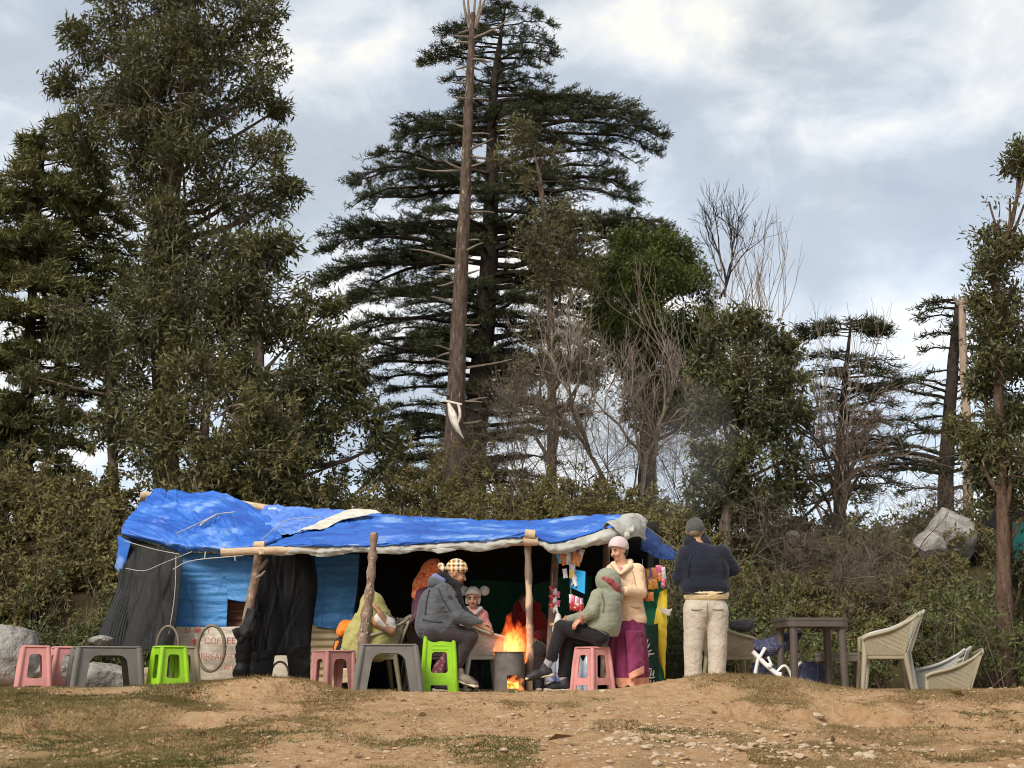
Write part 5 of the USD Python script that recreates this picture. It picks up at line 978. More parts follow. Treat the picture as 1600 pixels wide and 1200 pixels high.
loose('soil_clods', 'crumbs and clods of the same brown soil lying over the slope', 6500, .011, M('soil_clod', (.20, .125, .066), (.38, .26, .15), 14, .95, .5, 60, .1), 105)
loose('leaf_litter', 'small dry leaves littering the slope', 2600, .035, foliage('dry_leaf', [(.10, .06, .03), (.18, .11, .05), (.26, .19, .10), (.34, .27, .17)], .15, .7, .1), 106, True)
# dry grass
def grass(label, n, fx, fy, mask, L, cols, seed, name='grass'):
    g = rng(seed); x, y = fx(g, n), fy(g, n); P = np.c_[x, y, 0 * x]; k = mask(x, y, meshkit.fbm(P * [1.3, 1.6, 1], 4, seed), g.random(n)); x, y = x[k], y[k]
    P = np.c_[x, y, gz(x, y) - .004]; D = g.normal(size=P.shape) * [.7, .7, .25] + [0, 0, .75]; D /= np.linalg.norm(D, axis=1, keepdims=True)
    single(name, slivers(P, D, L * g.uniform(.5, 1.4, len(P)), .0065, g), foliage(name + f'_{seed}', cols, .3, .7, .1), label, 'grass', kind='stuff')
straw = [(.17, .12, .05), (.27, .20, .10), (.38, .28, .16), (.22, .175, .075)]
greenish = [(.07, .075, .022), (.12, .115, .038), (.20, .16, .07), (.10, .10, .03)]
U = lambda a, b: (lambda g, n: g.uniform(a, b, n))
grass('short dry turf on the left half of the slope', 330000, U(-6.5, .6), U(8.4, 13.7), lambda x, y, f, r: (f + np.clip((-1.5 - x) * .09, -.25, .09) > .60 + .18 * (r - .5)), .034, straw, 101)
grass('green tinged turf on the left half of the slope', 260000, U(-6.5, .2), U(8.4, 13.5), lambda x, y, f, r: (f + np.clip((-1.6 - x) * .07, -.2, .1) + .12 * np.exp(-((y - 10.1) / .5) ** 2) > .645 + .14 * (r - .5)), .030, greenish, 102)
grass('thin dry turf along the right rim and bank', 260000, U(1.6, 6.5), U(8.4, 13.7), lambda x, y, f, r: (f + .09 * np.exp(-((y - 12.9) / .5) ** 2) > .625 + .16 * (r - .5)), .032, straw, 103)
grass('green sprigs over the right of the slope', 120000, U(.6, 6.5), U(8.4, 12.8), lambda x, y, f, r: (f > .68 + .06 * (r - .5)), .030, greenish, 104)
# thin smoke drifting off behind the right end of the shack
smoke_m = usdkit.material(stage, '/World/Looks/thin_smoke', {'v': ('principled_volume', {'color': (.80, .84, .92), 'density': .035, 'anisotropy': .2})}, volume='v.volume')
sm = solid([ell(at(1062, 770, 19.8), (.55, .5, .4)), ell(at(1075, 735, 19.9), (.6, .5, .55)), ell(at(1090, 695, 20.1), (.55, .5, .6)), ell(at(1098, 650, 20.3), (.45, .45, .6))], .07, .35, .0)
single('smoke', sm, smoke_m, 'thin bluish smoke drifting up behind the right end of the shack', 'smoke', kind='stuff')
# ---------------------------------------------------------------- people
skin = M('skin_brown', (.30, .155, .09), (.36, .19, .115), 12, .5, .1, 80, .3)
skin_lit = M('skin_light_brown', (.40, .215, .135), (.46, .25, .16), 12, .5, .1, 80, .3)
hair_m = M('black_hair', (.012, .01, .009), (.03, .025, .022), 30, .5, .5, 90, .4, stretch=(4, 4, 1))
def fabric(n, c, c2=None, **k):
    a = dict(scale=7, rough=.85, bump=.7, bscale=26, spec=.15, sheen=.15, dist=.016); a.update(k); return M('cloth_' + n, c, c2, **a)
navy, cream, graphite, blackc = fabric('navy_fleece', (.0065, .008, .017), (.011, .013, .024)), fabric('cream_cotton', (.42, .37, .305), (.35, .305, .25)), fabric('dark_grey_knit', (.04, .042, .04), (.07, .072, .07)), fabric('black', (.008, .008, .009), (.016, .015, .017))
beige_wool, magenta, peach, lilac = fabric('beige_wool', (.66, .47, .31), (.58, .41, .27)), fabric('magenta_silk', (.17, .022, .075), (.23, .035, .105), rough=.5), fabric('peach_border', (.58, .24, .17), (.62, .32, .2), scale=40), fabric('lilac_knit', (.52, .42, .43), (.60, .51, .51), bscale=160)
sage, sock, grey_jkt, brown_trs = fabric('sage_fleece', (.19, .20, .145), (.235, .245, .18)), fabric('grey_sock', (.22, .215, .22), (.3, .29, .3)), fabric('grey_jacket', (.055, .06, .068), (.085, .09, .10), bump=.5, bscale=30), fabric('brown_black_trousers', (.028, .022, .024), (.04, .032, .034))
white_knit, pinkc, redc, olive, whitec, yellowc, purple = fabric('white_plush', (.55, .53, .49), (.42, .40, .37), bscale=140, bump=.8), fabric('pink_coat', (.62, .29, .27), (.55, .25, .24)), fabric('red_shawl', (.22, .008, .008), (.14, .006, .008)), fabric('olive_shawl', (.27, .25, .085), (.34, .31, .12)), fabric('white_cotton', (.58, .56, .53), (.5, .48, .46)), fabric('yellow_shirt', (.60, .49, .29), (.52, .42, .25)), fabric('purple_cardigan', (.10, .03, .06), (.14, .05, .085))
orange_cap, blue_hood, sole_m, shoe_m, shoe_tan, maroon = fabric('orange_wrap', (.68, .16, .02), (.75, .24, .03)), fabric('blue_lining', (.10, .11, .22), (.14, .15, .28)), M('cream_sole', (.60, .53, .40), None, 6, .6), M('black_shoe', (.012, .012, .014), (.025, .025, .028), 8, .6), M('taupe_shoe', (.14, .11, .085), (.18, .145, .11), 8, .7), fabric('maroon_scarf', (.15, .015, .02), (.30, .08, .08), scale=40)
def spot_mat(name, base, dot, scale, a, b, rnd=.6):
    return usdkit.material(stage, '/World/Looks/' + name, {'g': ('geometry', {}), 'v': ('voronoi_texture', {'scale': scale, 'randomness': rnd}), 'r': ('rgb_ramp', {'ramp': [(a, dot), (b, base)]}), 'p': ('principled_bsdf', {'roughness': .8})}, [('g.position', 'v.vector'), ('v.distance', 'r.fac'), ('r.color', 'p.base_color')], surface='p.BSDF')
red_dots = spot_mat('red_dotted_cloth', (.26, .006, .022), (.7, .45, .45), 26, .14, .2, .8)
pink_print = spot_mat('pink_printed_cloth', (.18, .05, .07), (.42, .22, .24), 24, .25, .5, 1)
floral = usdkit.material(stage, '/World/Looks/orange_floral_cloth', {'g': ('geometry', {}), 'n': ('noise_texture', {'scale': 26.0, 'detail': 3.0, 'distortion': 2.2}), 'r': ('rgb_ramp', {'ramp': [(.36, (.62, .04, .01)), (.44, (.80, .12, .02)), (.50, (.88, .24, .05)), (.57, (.90, .48, .25)), (.63, (.78, .09, .02))]}), 'p': ('principled_bsdf', {'roughness': .7})}, [('g.position', 'n.vector'), ('n.fac', 'r.fac'), ('r.color', 'p.base_color')], surface='p.BSDF')
plaid = usdkit.material(stage, '/World/Looks/tan_plaid_knit', {
    'g': ('geometry', {}), 'w1': ('wave_texture', {'bands_direction': 'x', 'scale': 6.5}), 'w2': ('wave_texture', {'bands_direction': 'z', 'scale': 6.5}), 'w3': ('wave_texture', {'bands_direction': 'x', 'scale': 6.5, 'phase': 3.1}), 'w4': ('wave_texture', {'bands_direction': 'z', 'scale': 6.5, 'phase': 3.1}),
    'r1': ('rgb_ramp', {'ramp': [(.90, (1, 1, 1)), (.96, (.09, .07, .06))]}), 'r2': ('rgb_ramp', {'ramp': [(.90, (1, 1, 1)), (.96, (.09, .07, .06))]}), 'r3': ('rgb_ramp', {'ramp': [(.93, (0, 0, 0)), (.97, (.8, .8, .8))]}), 'r4': ('rgb_ramp', {'ramp': [(.93, (0, 0, 0)), (.97, (.8, .8, .8))]}),
    'm1': ('mix', {'mix_type': 'multiply', 'fac': 1.0, 'color1': (.50, .29, .13)}), 'm2': ('mix', {'mix_type': 'multiply', 'fac': 1.0}), 'm3': ('mix', {'color2': (.72, .66, .56)}), 'm4': ('mix', {'color2': (.72, .66, .56)}), 'p': ('principled_bsdf', {'roughness': .9})},
    [('g.position', w + '.vector') for w in ('w1', 'w2', 'w3', 'w4')] + [('w1.fac', 'r1.fac'), ('w2.fac', 'r2.fac'), ('w3.fac', 'r3.fac'), ('w4.fac', 'r4.fac'), ('r1.color', 'm1.color2'), ('m1.color', 'm2.color1'), ('r2.color', 'm2.color2'), ('m2.color', 'm3.color1'), ('r3.color', 'm3.fac'), ('m3.color', 'm4.color1'), ('r4.color', 'm4.fac'), ('m4.color', 'p.base_color')], surface='p.BSDF')

unit = lambda v: np.asarray(v, float) / np.linalg.norm(v)
def basis(fwd, up=(0, 0, 1)):
    f = unit(fwd); r = unit(np.cross(f, up)); return np.stack([r, f, np.cross(r, f)], 1)     # columns: right, forward, up
def head(c, fwd, up=(0, 0, 1), s=1.0):
    """Skull, jaw, nose and ears; c is the middle of the head."""
    B = basis(fwd, up); q = lambda x, y, z: c + B @ (np.array([x, y, z]) * s)
    P = [ell(q(0, -.008, .025), np.array([.074, .094, .088]) * s, B), ell(q(0, .018, -.045), np.array([.056, .066, .062]) * s, B), ell(q(0, .055, -.082), np.array([.026, .022, .020]) * s, B),
         cap(q(0, .083, .012), q(0, .106, -.028), .009 * s, .014 * s), ell(q(.036, .07, -.03), np.array([.022, .018, .02]) * s, B), ell(q(-.036, .07, -.03), np.array([.022, .018, .02]) * s, B)]
    P += [ell(q(sx * .077, -.005, -.005), np.array([.009, .018, .03]) * s, B) for sx in (-1, 1)]
    return [p + ((.012,) if p[0] == 'c' else ()) for p in P], q, B
def face(t, q, B, s=1.0, brow=True):
    e_w, e_d, lip = M2('eye_white', (.40, .36, .33)), M2('eye_dark', (.012, .008, .006)), M2('lip', (.24, .09, .065))
    for sx in (-1, 1):
        part(t, 'eye', MB().add(*solid([ell(q(sx * .031, .079, .006), np.array([.0135, .008, .0055]) * s, B)], .004 * s, .004)), e_w, True, True)
        part(t, 'iris', MB().add(*solid([ell(q(sx * .031, .0845, .006), np.array([.0085, .005, .0082]) * s, B)], .0035 * s, .003)), e_d, True, True)
        if brow: part(t, 'eyebrow', MB().tube([q(sx * .015, .088, .025), q(sx * .033, .086, .031), q(sx * .05, .074, .024)], np.array([.004, .005, .003]) * s, 5), hair_m, True, True)
    part(t, 'mouth', MB().tube([q(-.019, .080, -.056), q(-.007, .0868, -.053), q(.007, .0868, -.053), q(.019, .080, -.056)], np.array([.002, .005, .005, .002]) * s, 6), lip, True, True)
_m2 = {}
def M2(n, c):
    if n not in _m2: _m2[n] = M(n, c, c, 5, .4)
    return _m2[n]
def hand(w, D, N, thumb=1, curl=.5, s=1.0):
    """Palm, four unequal fingers bent towards N, and a thumb that leaves the side of the palm."""
    D = unit(D); N = unit(np.asarray(N) - D * (np.asarray(N) @ D)); S = np.cross(N, D) * thumb; P = []
    for k, (o, L) in enumerate(((.030, .070), (.010, .080), (-.010, .074), (-.029, .058))):
        kn = w + (D * (.088 - .004 * abs(k - 1)) + S * o) * s; P.append(cap(w + (D * .015 + S * o * .55) * s, kn, .0135 * s, .011 * s) + (.012,))
        a, p = curl * .35, kn
        for j, f in enumerate((.45, .32, .23)):
            d = D * math.cos(a) + N * math.sin(a) + S * o * 2.2 * (1 - curl); q = p + unit(d) * L * f * s * 1.02; P.append(cap(p, q, (.0095 - .001 * j) * s, (.0088 - .001 * j) * s) + (.003,)); p = q; a += curl * .75
    b = w + (D * .03 + S * .022) * s; m = b + unit(D * .55 + S * .75 + N * .25) * .045 * s; P += [cap(b, m, .013 * s, .0105 * s) + (.008,), cap(m, m + unit(D * .9 + S * .25 + N * .35) * .034 * s, .0105 * s, .008 * s) + (.004,)]
    return P
def torso(a, b, shl, shr, w=.165, dp=.11, hipw=.16, t=0.0):
    """Prims of a trunk from the neck base a to the pelvis b."""
    up = unit(a - b); lat = unit(shr - shl); lat = unit(lat - up * (lat @ up)); R = np.stack([lat, np.cross(up, lat), up], 1); L = np.linalg.norm(a - b)
    return [ell(b + up * L * .62, (w + t, dp + t, L * .42 + t), R), ell(b + up * L * .12, (hipw + t, dp + .01 + t, L * .30 + t), R), cap(shl, shr, .062 + t), cap(b + up * L * .3, b + up * L * .6, dp + t * .8)]
def limb(P, r, t=0.0, k=.016): return [q + (k,) for q in chain([np.asarray(p) for p in P], [x + t for x in r])]
ARM, LEG = (.05, .042, .029), (.082, .058, .04)
def shoe(heel, D, L=.26, up=(0, 0, 1), w=.046):
    D = unit(D); U = np.asarray(up, float); R = basis(D, U)
    body = [cap(heel + U * .045, heel + D * L * .55 + U * .04, .048, .048), cap(heel + D * L * .5 + U * .04, heel + D * (L - .04) + U * .03, .046, .034), cap(heel + U * .06 + D * .02, heel + U * .10 + D * .03, .045, .045)]
    sole = [cap(heel + U * .008 - D * .02, heel + D * L * .5 + U * .008, .044, .04), cap(heel + D * L * .5 + U * .008, heel + D * (L - .03) + U * .012, .044, .034)]
    z0 = lambda X: np.abs((X - heel) @ U - .012) - .016
    return solid(body, .011, .03), solid(sole, .011, .02, cut=z0)
def person(label, px, d): 
    f = foot(px, d); return thing('person', label, 'person', f), (lambda x, y, dd=0.0: at(x, y, d + dd))
def wear(t, name, prims, mat, h=.013, k=.035, fold=.010, freq=8.0, seed=1, aniso=(1, 1, 1), cut=None):
    global LAST
    LAST = solid(prims, h * 1.2, k, fold, freq, seed, aniso, cut); return part(t, name, LAST, mat, True, True)
def seam(t, name, pts, r, mat, out=.0):
    """A stitched line laid over the camera side of the garment just made, through surveyed points."""
    V = LAST[0]; Q = []
    for p in spline(np.array(pts), 14):
        dd = np.hypot(V[:, 0] - p[0], V[:, 2] - p[2]); near = V[dd < max(.022, dd.min() + .004)]; Q.append([p[0], near[:, 1].min() - out, p[2]])
    Q = np.array(Q); Q[1:-1, 1] = (Q[:-2, 1] + Q[1:-1, 1] + Q[2:, 1]) / 3
    return part(t, name, MB().tube(Q, r, 5), mat, True, True)
def above_z(z): return lambda X: z - X[..., 2]
def knit(t, name, c, B, r, mat, low, fold=.004, h=.010, off=(0, 0, 0), tilt=.5):
    """A cap over the skull, cut off below the plane low (measured up the head's own axis)."""
    U = B[:, 2]; return wear(t, name, [ell(c + B @ np.array(off), r, B)], mat, h, .01, fold, 24, 3, cut=lambda X: low + tilt * ((X - c) @ B[:, 1]) - (X - c) @ U)

# --- man in navy, seen from behind
t, P = person('person standing with back turned, in navy jacket and cream trousers', 1101, 14.6)
hd, q, B = head(P(1086, 829, .05), (.25, 1, -.25), s=1.12)
nk, pv = P(1091, 850, .02), P(1102, 948); sl, sr = P(1072, 866), P(1128, 864)
el, wl, er, wr = P(1061, 903, .02), P(1076, 908, .27), P(1145, 889, .06), P(1128, 896, .30)
kl, al, kr, ar = P(1083, 1008, -.02), P(1083, 1070, .02), P(1121, 1008, -.02), P(1120, 1070, .02)
part(t, 'body', MB().add(*solid(hd + [cap(P(1088, 842, .04), nk, .056, .066)] + torso(nk, pv, sl, sr, .20, .13, .19) + limb([sl, el, wl], ARM) + limb([sr, er, wr], ARM) + hand(wl, (.4, .8, .2), (.9, -.2, 0), 1, .8) + hand(wr, (-.5, .8, .1), (-.9, -.2, 0), -1, .8) + limb([P(1087, 950), kl, al], LEG) + limb([P(1118, 950), kr, ar], LEG), .0085, .03)), skin, True, True)
face(t, q, B, 1.02)
wear(t, 'jacket', [cap(P(1074, 868), P(1126, 866), .088), cap(P(1085, 856, .02), P(1098, 862), .09, .09), ell(P(1100, 890), (.262, .175, .25)), ell(P(1101, 918), (.265, .185, .16))] + limb([sl, el, P(1074, 908, .24)], (.088, .078, .056)) + limb([sr, er, P(1131, 895, .27)], (.088, .076, .056)), navy, .013, .05, .013, 7, 3, (1, 1, 2.2), above_z(P(1101, 932)[2]))
rib_m = M2('navy_rib', (.005, .006, .013))
seam(t, 'hem_rib', [P(1068, 927), P(1085, 929), P(1102, 929.5), P(1120, 929), P(1133, 926)], .008, rib_m)
seam(t, 'shoulder_seam', [P(1077, 868), P(1074, 885), P(1073, 902)], .006, rib_m); seam(t, 'shoulder_seam', [P(1124, 866), P(1128, 884), P(1129, 902)], .006, rib_m)
wear(t, 'collar', [cap(P(1077, 848, .03), P(1102, 850, .03), .066), cap(P(1080, 843, .06), P(1100, 845, .06), .066)], navy, .011, .03, .005)
wear(t, 'shirt_hem', [ell(P(1103, 928), (.238, .178, .13))], yellowc, .012, .02, .004, 12, 4, cut=lambda X: np.maximum(P(1101, 938)[2] + .012 * np.sin(X[..., 0] * 9) - X[..., 2], X[..., 2] - P(1101, 925)[2]))
wear(t, 'trousers', [ell(P(1102, 948), (.218, .16, .17)), cap(P(1087, 955, -.02), P(1087, 975, -.01), .128, .115), cap(P(1119, 955, -.02), P(1119, 975, -.01), .128, .115)] + limb([P(1086, 960), kl, P(1083, 1067)], (.122, .097, .088)) + limb([P(1119, 960), kr, P(1120, 1067)], (.122, .097, .088)), cream, .011, .022, .011, 7, 6, (1.2, 1.2, .55))
seam_m = M2('trouser_seam', (.20, .17, .135))
seam(t, 'seat_seam', [P(1102, 944), P(1102, 960), P(1102, 976)], .006, seam_m)
for a, b in ((1077, 1094), (1110, 1127)):
    seam(t, 'back_pocket', [P(a, 953), P((a + b) / 2, 954), P(b, 953)], .006, seam_m)
knit(t, 'cap', q(0, 0, .02), B, np.array([.098, .122, .114]), graphite, -.035)
wear(t, 'hair', [ell(q(0, -.03, -.035), (.066, .07, .05), B)], M('greying_hair', (.20, .145, .09), (.12, .09, .06), 30, .8, .4, 90), .009, .02, .002, 30)
for a, n in ((al, 'shoe'), (ar, 'shoe')):
    u, s_ = shoe(a * [1, 1, 0] + [0, -.03, 0.0], (.05, 1, 0)); part(t, n, u, shoe_m, True, True); part(t, 'sole', s_, sole_m, True, True)
part(t, 'mask_strap', MB().tube(spline([q(-.082, .02, -.01), q(-.06, .085, -.05), q(.0, .112, -.055), q(.06, .085, -.05), q(.082, .02, -.01)], 12), .010, 5), graphite, True, True)

# --- woman in the beige jacket
t, P = person('person standing in beige jacket, magenta sari and lilac bobble hat', 977, 15.0)
fw = (-.80, -.62, -.28); hd, q, B = head(P(967, 860), fw, s=.98)
nk, pv = P(972, 882, .02), P(980, 972, .02); sl, sr = P(957, 892, .06), P(996, 891, -.02)
el, wl, er, wr = P(951, 928, -.05), P(958, 924, -.22), P(1001, 926, -.08), P(973, 922, -.26)
al, ar = P(970, 1072), P(992, 1072)
part(t, 'body', MB().add(*solid(hd + [cap(P(970, 872), nk, .05, .06)] + torso(nk, pv, sl, sr, .16, .11, .165) + limb([sl, el, wl], ARM) + limb([sr, er, wr], ARM) + hand(wr, (-1, -.25, .1), (-.2, .9, -.3), -1, .7, .92) + hand(wl, (-.3, -.9, -.2), (.6, .2, -.6), 1, .7, .92) + limb([P(973, 975), P(972, 1025), al], LEG) + limb([P(988, 975), P(990, 1025), ar], LEG), .0085, .025)), skin_lit, True, True)
face(t, q, B, .98)
wear(t, 'jacket', [cap(sl, sr, .075), ell(P(977, 912), (.165, .125, .20)), cap(P(970, 955, .02), P(990, 955, .02), .115, .115), ell(P(980, 945), (.172, .14, .26)), cap(P(968, 968, .02), P(993, 968, .02), .12, .12)] + limb([sl, el, P(957, 926, -.20)], (.072, .062, .052)) + limb([sr, er, P(977, 923, -.23)], (.076, .066, .052)), beige_wool, .011, .035, .010, 7, 13, (1, 1, 1.2), above_z(P(980, 974)[2]))
wool_seam = M2('beige_seam', (.34, .22, .13))
seam(t, 'sleeve_seam', [P(987, 893), P(990, 905), P(991, 915)], .005, wool_seam); seam(t, 'pocket', [P(984, 948), P(992, 950), P(1000, 949)], .006, wool_seam); seam(t, 'front_edge', [P(964, 934), P(962, 950), P(961, 968)], .006, wool_seam)
for s_, a, b in ((0, P(962, 880, .05), P(985, 878, .05)), (1, P(958, 882, -.10), P(968, 895, -.16)), (2, P(985, 884, -.08), P(970, 896, -.17)), (3, P(985, 880, 0), P(986, 886, -.07))): wear(t, 'collar', [cap(a, b, .032, .018 if s_ else .034)], beige_wool, .008, .02, .002)
wear(t, 'blouse', [ell(P(968, 893, -.10), (.05, .04, .06))], fabric('pink_blouse', (.55, .25, .25)), .010, .02, .003)
knit(t, 'bobble_hat', q(0, -.008, .042), B, np.array([.100, .116, .112]), lilac, -.030, .004)
wear(t, 'hair', [ell(q(0, -.035, -.02), (.075, .07, .075), B)], hair_m, .009, .02, .002, 30)
wear(t, 'bobble', [ell(P(977, 837, .05), (.056, .056, .054))], white_knit, .010, .01, .012, 30, 5)
part(t, 'earring', MB().add(*solid([ell(q(.08, -.005, -.045), (.012, .012, .014))], .004, .004)), M('gold', (.65, .45, .12), None, 5, .3, metal=.9), True, True)
def skirt(top, bot, rt, rb, folds, seed, n=120, m=34, amp=.02, flat=.75, z0=0.0, z1=1.0):
    g = rng(seed); ph = g.uniform(0, 6, 6); th = np.linspace(0, 2 * np.pi, n, endpoint=False); V = []
    for w in np.linspace(z0, z1, m):
        c = top * (1 - w) + bot * w; r = rt * (1 - w) + rb * w + .02 * np.sin(w * 3)
        f = amp * w ** .6 * (np.sin(folds * th + ph[0] + .9 * w) + .6 * np.sin(folds * 1.7 * th // 1 * 0 + (folds + 5) * th + ph[1]) + .5 * np.sin(3 * th + ph[2] + 2 * w))
        V.append(np.stack([c[0] + (r + f) * np.cos(th), c[1] + (r * flat + f) * np.sin(th), np.full(n, c[2])], 1))
    V = np.vstack(V); i = np.arange(m - 1)[:, None] * n; j = np.arange(n)[None]; jn = (j + 1) % n
    return V, np.stack([i + j, i + n + j, i + n + jn, i + jn], -1).reshape(-1, 4)
part(t, 'sari_skirt', MB().add(*skirt(P(981, 966, .02), P(980, 1074, .02), .17, .195, 9, 3, amp=.016, z1=.86)), magenta, True, True)
part(t, 'sari_border', MB().add(*skirt(P(981, 966, .02), P(980, 1074, .02), .172, .197, 9, 3, m=8, amp=.016, z0=.862)), peach, True, True)
part(t, 'sari_fold', sheet([[P(976, 985, -.17), P(990, 985, -.17), P(1003, 985, -.10)], [P(980, 1020, -.18), P(992, 1020, -.18), P(1006, 1018, -.10)], [P(982, 1052, -.18), P(993, 1046, -.18), P(1006, 1040, -.10)]], 18, 18, .025, 5, 3, .006), magenta, True, True)
part(t, 'fold_border', sheet([[P(982, 1052.5, -.182), P(993, 1046.5, -.182), P(1006, 1040.5, -.102)], [P(984, 1062, -.18), P(995, 1057, -.18), P(1006, 1052, -.10)]], 18, 6, .0, 5, 3, .006), peach, True, True)
for a in (al, ar):
    u, s_ = shoe(a * [1, 1, 0] + [0, .04, 0], (-.5, -1, 0), .23); part(t, 'shoe', u, shoe_m, True, True); part(t, 'sole', s_, sole_m, True, True)

# --- person in the green hoodie
t, P = person('person seated on pink stool in sage green hoodie and black trousers, legs crossed', 926, 14.75)
fw = (-.85, .35, -.35); hd, q, B = head(P(949, 908, .0), fw, s=.96)
nk, pv = P(948, 925), P(936, 988); sl, sr = P(934, 932, -.13), P(950, 930, .13)
el, wl, er, wr = P(924, 955, -.19), P(908, 967, -.16), P(925, 960, .12), P(882, 970, .05)
kl, al = P(877, 980, .0), P(857, 1036, -.02); kr, ar = P(886, 992, .12), P(880, 1058, .1)
part(t, 'body', MB().add(*solid(hd + [cap(P(950, 918), nk, .05, .06)] + torso(nk, pv, sl, sr, .155, .105, .16) + limb([sl, el, wl], ARM) + limb([sr, er, wr], ARM) + hand(wl, (-.75, -.1, -.65), (.4, .5, -.8), 1, .8, .92) + hand(wr, (-.93, 0, -.36), (-.3, -.35, .9), 1, .35, .98) + limb([P(932, 990, -.09), kl, al], LEG) + limb([P(932, 992, .09), kr, ar], LEG), .0085, .02)), skin_lit, True, True)
face(t, q, B, .96)
wear(t, 'hoodie', torso(nk, pv, sl, sr, .175, .135, .175, .012) + [ell(P(945, 950), (.155, .18, .19)), ell(P(944, 975), (.15, .19, .13)), cap(P(953, 985, 0), P(955, 960, 0), .09, .1)] + limb([sl, el, P(911, 965, -.16)], (.078, .07, .052)) + limb([sr, er, P(886, 970, .05)], (.078, .066, .05)), sage, .012, .07, .014, 6, 23, (1, 1, 1.5), cut=lambda X: (P(940, 993)[2] + .12 * (P(940, 993)[0] - X[..., 0]) * 1.0) - X[..., 2])
sage_seam = M2('sage_seam', (.10, .105, .075))
seam(t, 'sleeve_seam', [P(938, 928), P(942, 945), P(940, 958)], .006, sage_seam); seam(t, 'hem_rib', [P(918, 979), P(932, 985), P(946, 992)], .008, sage_seam)
wear(t, 'hood', [ell(P(951, 908, .0), (.122, .13, .12)), cap(P(948, 905, 0), P(957, 930, 0), .11, .12)], sage, .011, .06, .010, 7, 25)
wear(t, 'scarf', chain([P(943, 903, -.115), P(953, 908, -.125), P(962, 916, -.105), P(968, 928, -.06)], [.02, .034, .036, .03]), maroon, .008, .02, .006, 20, 27)
wear(t, 'trousers', [cap(P(936, 992, -.08), P(934, 992, .09), .115)] + limb([P(930, 990, -.08), kl, P(860, 1030, -.02)], (.098, .076, .054)) + limb([P(930, 994, .09), kr, P(880, 1054, .1)], (.098, .076, .056)), blackc, .012, .03, .008, 9, 29)
for a, b in ((P(860, 1029, -.02), P(853, 1044, -.02)), (P(880, 1052, .1), P(880, 1070, .1))): wear(t, 'sock', [cap(a, b, .05, .045)], sock, .010, .01, .003, 20)
u, s_ = shoe(P(857, 1057, -.02), unit(P(825, 1061, -.08) - P(857, 1054, -.02)), .25, unit((-.12, 0, 1))); part(t, 'shoe', u, shoe_m, True, True); part(t, 'sole', s_, sole_m, True, True)
u, s_ = shoe(P(886, 1079, .1), (-1, -.25, 0), .25); part(t, 'shoe', u, shoe_m, True, True); part(t, 'sole', s_, sole_m, True, True)
for c, r in ((P(910, 966, -.16), .052), (P(884, 970, .05), .044)):
    part(t, 'bracelet', MB().tube(c + np.stack([.2 * r * np.cos(np.linspace(0, 6.283, 17)), r * np.cos(np.linspace(0, 6.283, 17)), r * np.sin(np.linspace(0, 6.283, 17))], 1), .012, 6, False), fabric('red_thread_%d' % int(r * 1000), (.42, .01, .03), (.5, .2, .1), scale=60), True, True)

# --- man in the grey jacket
t, P = person('person seated on green stools in grey hooded jacket and checked beanie, reaching towards fire', 690, 14.75)
fw = (.95, -.12, -.30); hd, q, B = head(P(713, 897, .0), fw, s=1.0)
nk, pv = P(697, 914), P(678, 982); sl, sr = P(690, 925, .15), P(690, 926, -.16)
el, wl, er, wr = P(722, 958, .16), P(748, 975, .2), P(716, 962, -.20), P(754, 979, -.14)
kl, al, kr, ar = P(733, 992, .11), P(716, 1042, .12), P(734, 996, -.1), P(713, 1043, -.1)
part(t, 'body', MB().add(*solid(hd + [cap(P(705, 905), nk, .056, .066)] + torso(nk, pv, sl, sr, .175, .12, .17) + limb([sl, el, wl], ARM) + limb([sr, er, wr], ARM) + hand(wl, (.9, -.1, -.2), (0, -.4, -.9), 1, .5) + hand(wr, (.9, .15, -.4), (-.15, .4, -.9), -1, .75) + limb([P(682, 986, .1), kl, al], LEG) + limb([P(682, 988, -.1), kr, ar], LEG), .0085, .025)), skin, True, True)
face(t, q, B)
wear(t, 'jacket', torso(nk, pv, sl, sr, .205, .155, .195, .012) + [ell(P(682, 955), (.20, .215, .26)), ell(P(674, 980), (.17, .205, .15)), cap(P(690, 985, -.1), P(706, 975, -.1), .11, .08)] + limb([sl, el, P(743, 973, .19)], (.09, .078, .06)) + limb([sr, er, P(749, 977, -.15)], (.092, .08, .06)), grey_jkt, .011, .06, .020, 6.5, 33, (1, 1, 1.9), cut=lambda X: P(678, 998)[2] + np.clip(X[..., 0] - P(685, 990)[0], 0, 1) * .35 - X[..., 2])
jk = M2('grey_jacket_seam', (.03, .032, .037))
seam(t, 'sleeve_seam', [P(686, 920), P(694, 938), P(704, 955)], .007, jk); seam(t, 'waist_seam', [P(662, 968), P(676, 972), P(692, 973)], .007, jk); seam(t, 'back_seam', [P(672, 922), P(668, 940), P(666, 962)], .006, jk)
wear(t, 'hood', [cap(P(677, 909, .08), P(678, 911, -.1), .052), cap(P(677, 910, -.08), P(694, 917, -.13), .05, .045), cap(P(678, 907, .06), P(692, 912, .12), .05)], grey_jkt, .012, .05, .010, 10, 35)
wear(t, 'hood_lining', [cap(P(680, 902, -.05), P(692, 908, -.08), .044, .036)], blue_hood, .010, .03, .005, 10, 36)
wear(t, 'scarf', [cap(P(690, 898, -.03), P(706, 911, -.05), .055, .05), cap(P(706, 910, .0), P(719, 912, .0), .056, .042), cap(P(712, 915, -.04), P(720, 945, -.06), .045, .04), cap(P(694, 900, .05), P(712, 912, .04), .05)], blackc, .010, .04, .010, 14, 37)
knit(t, 'beanie', q(0, -.01, .055), B, np.array([.094, .118, .105]), plaid, -.050, .004)
wear(t, 'beanie_roll', [cap(P(689, 884, .03), P(693, 889, -.06), .035)], plaid, .009, .02, .006, 20)
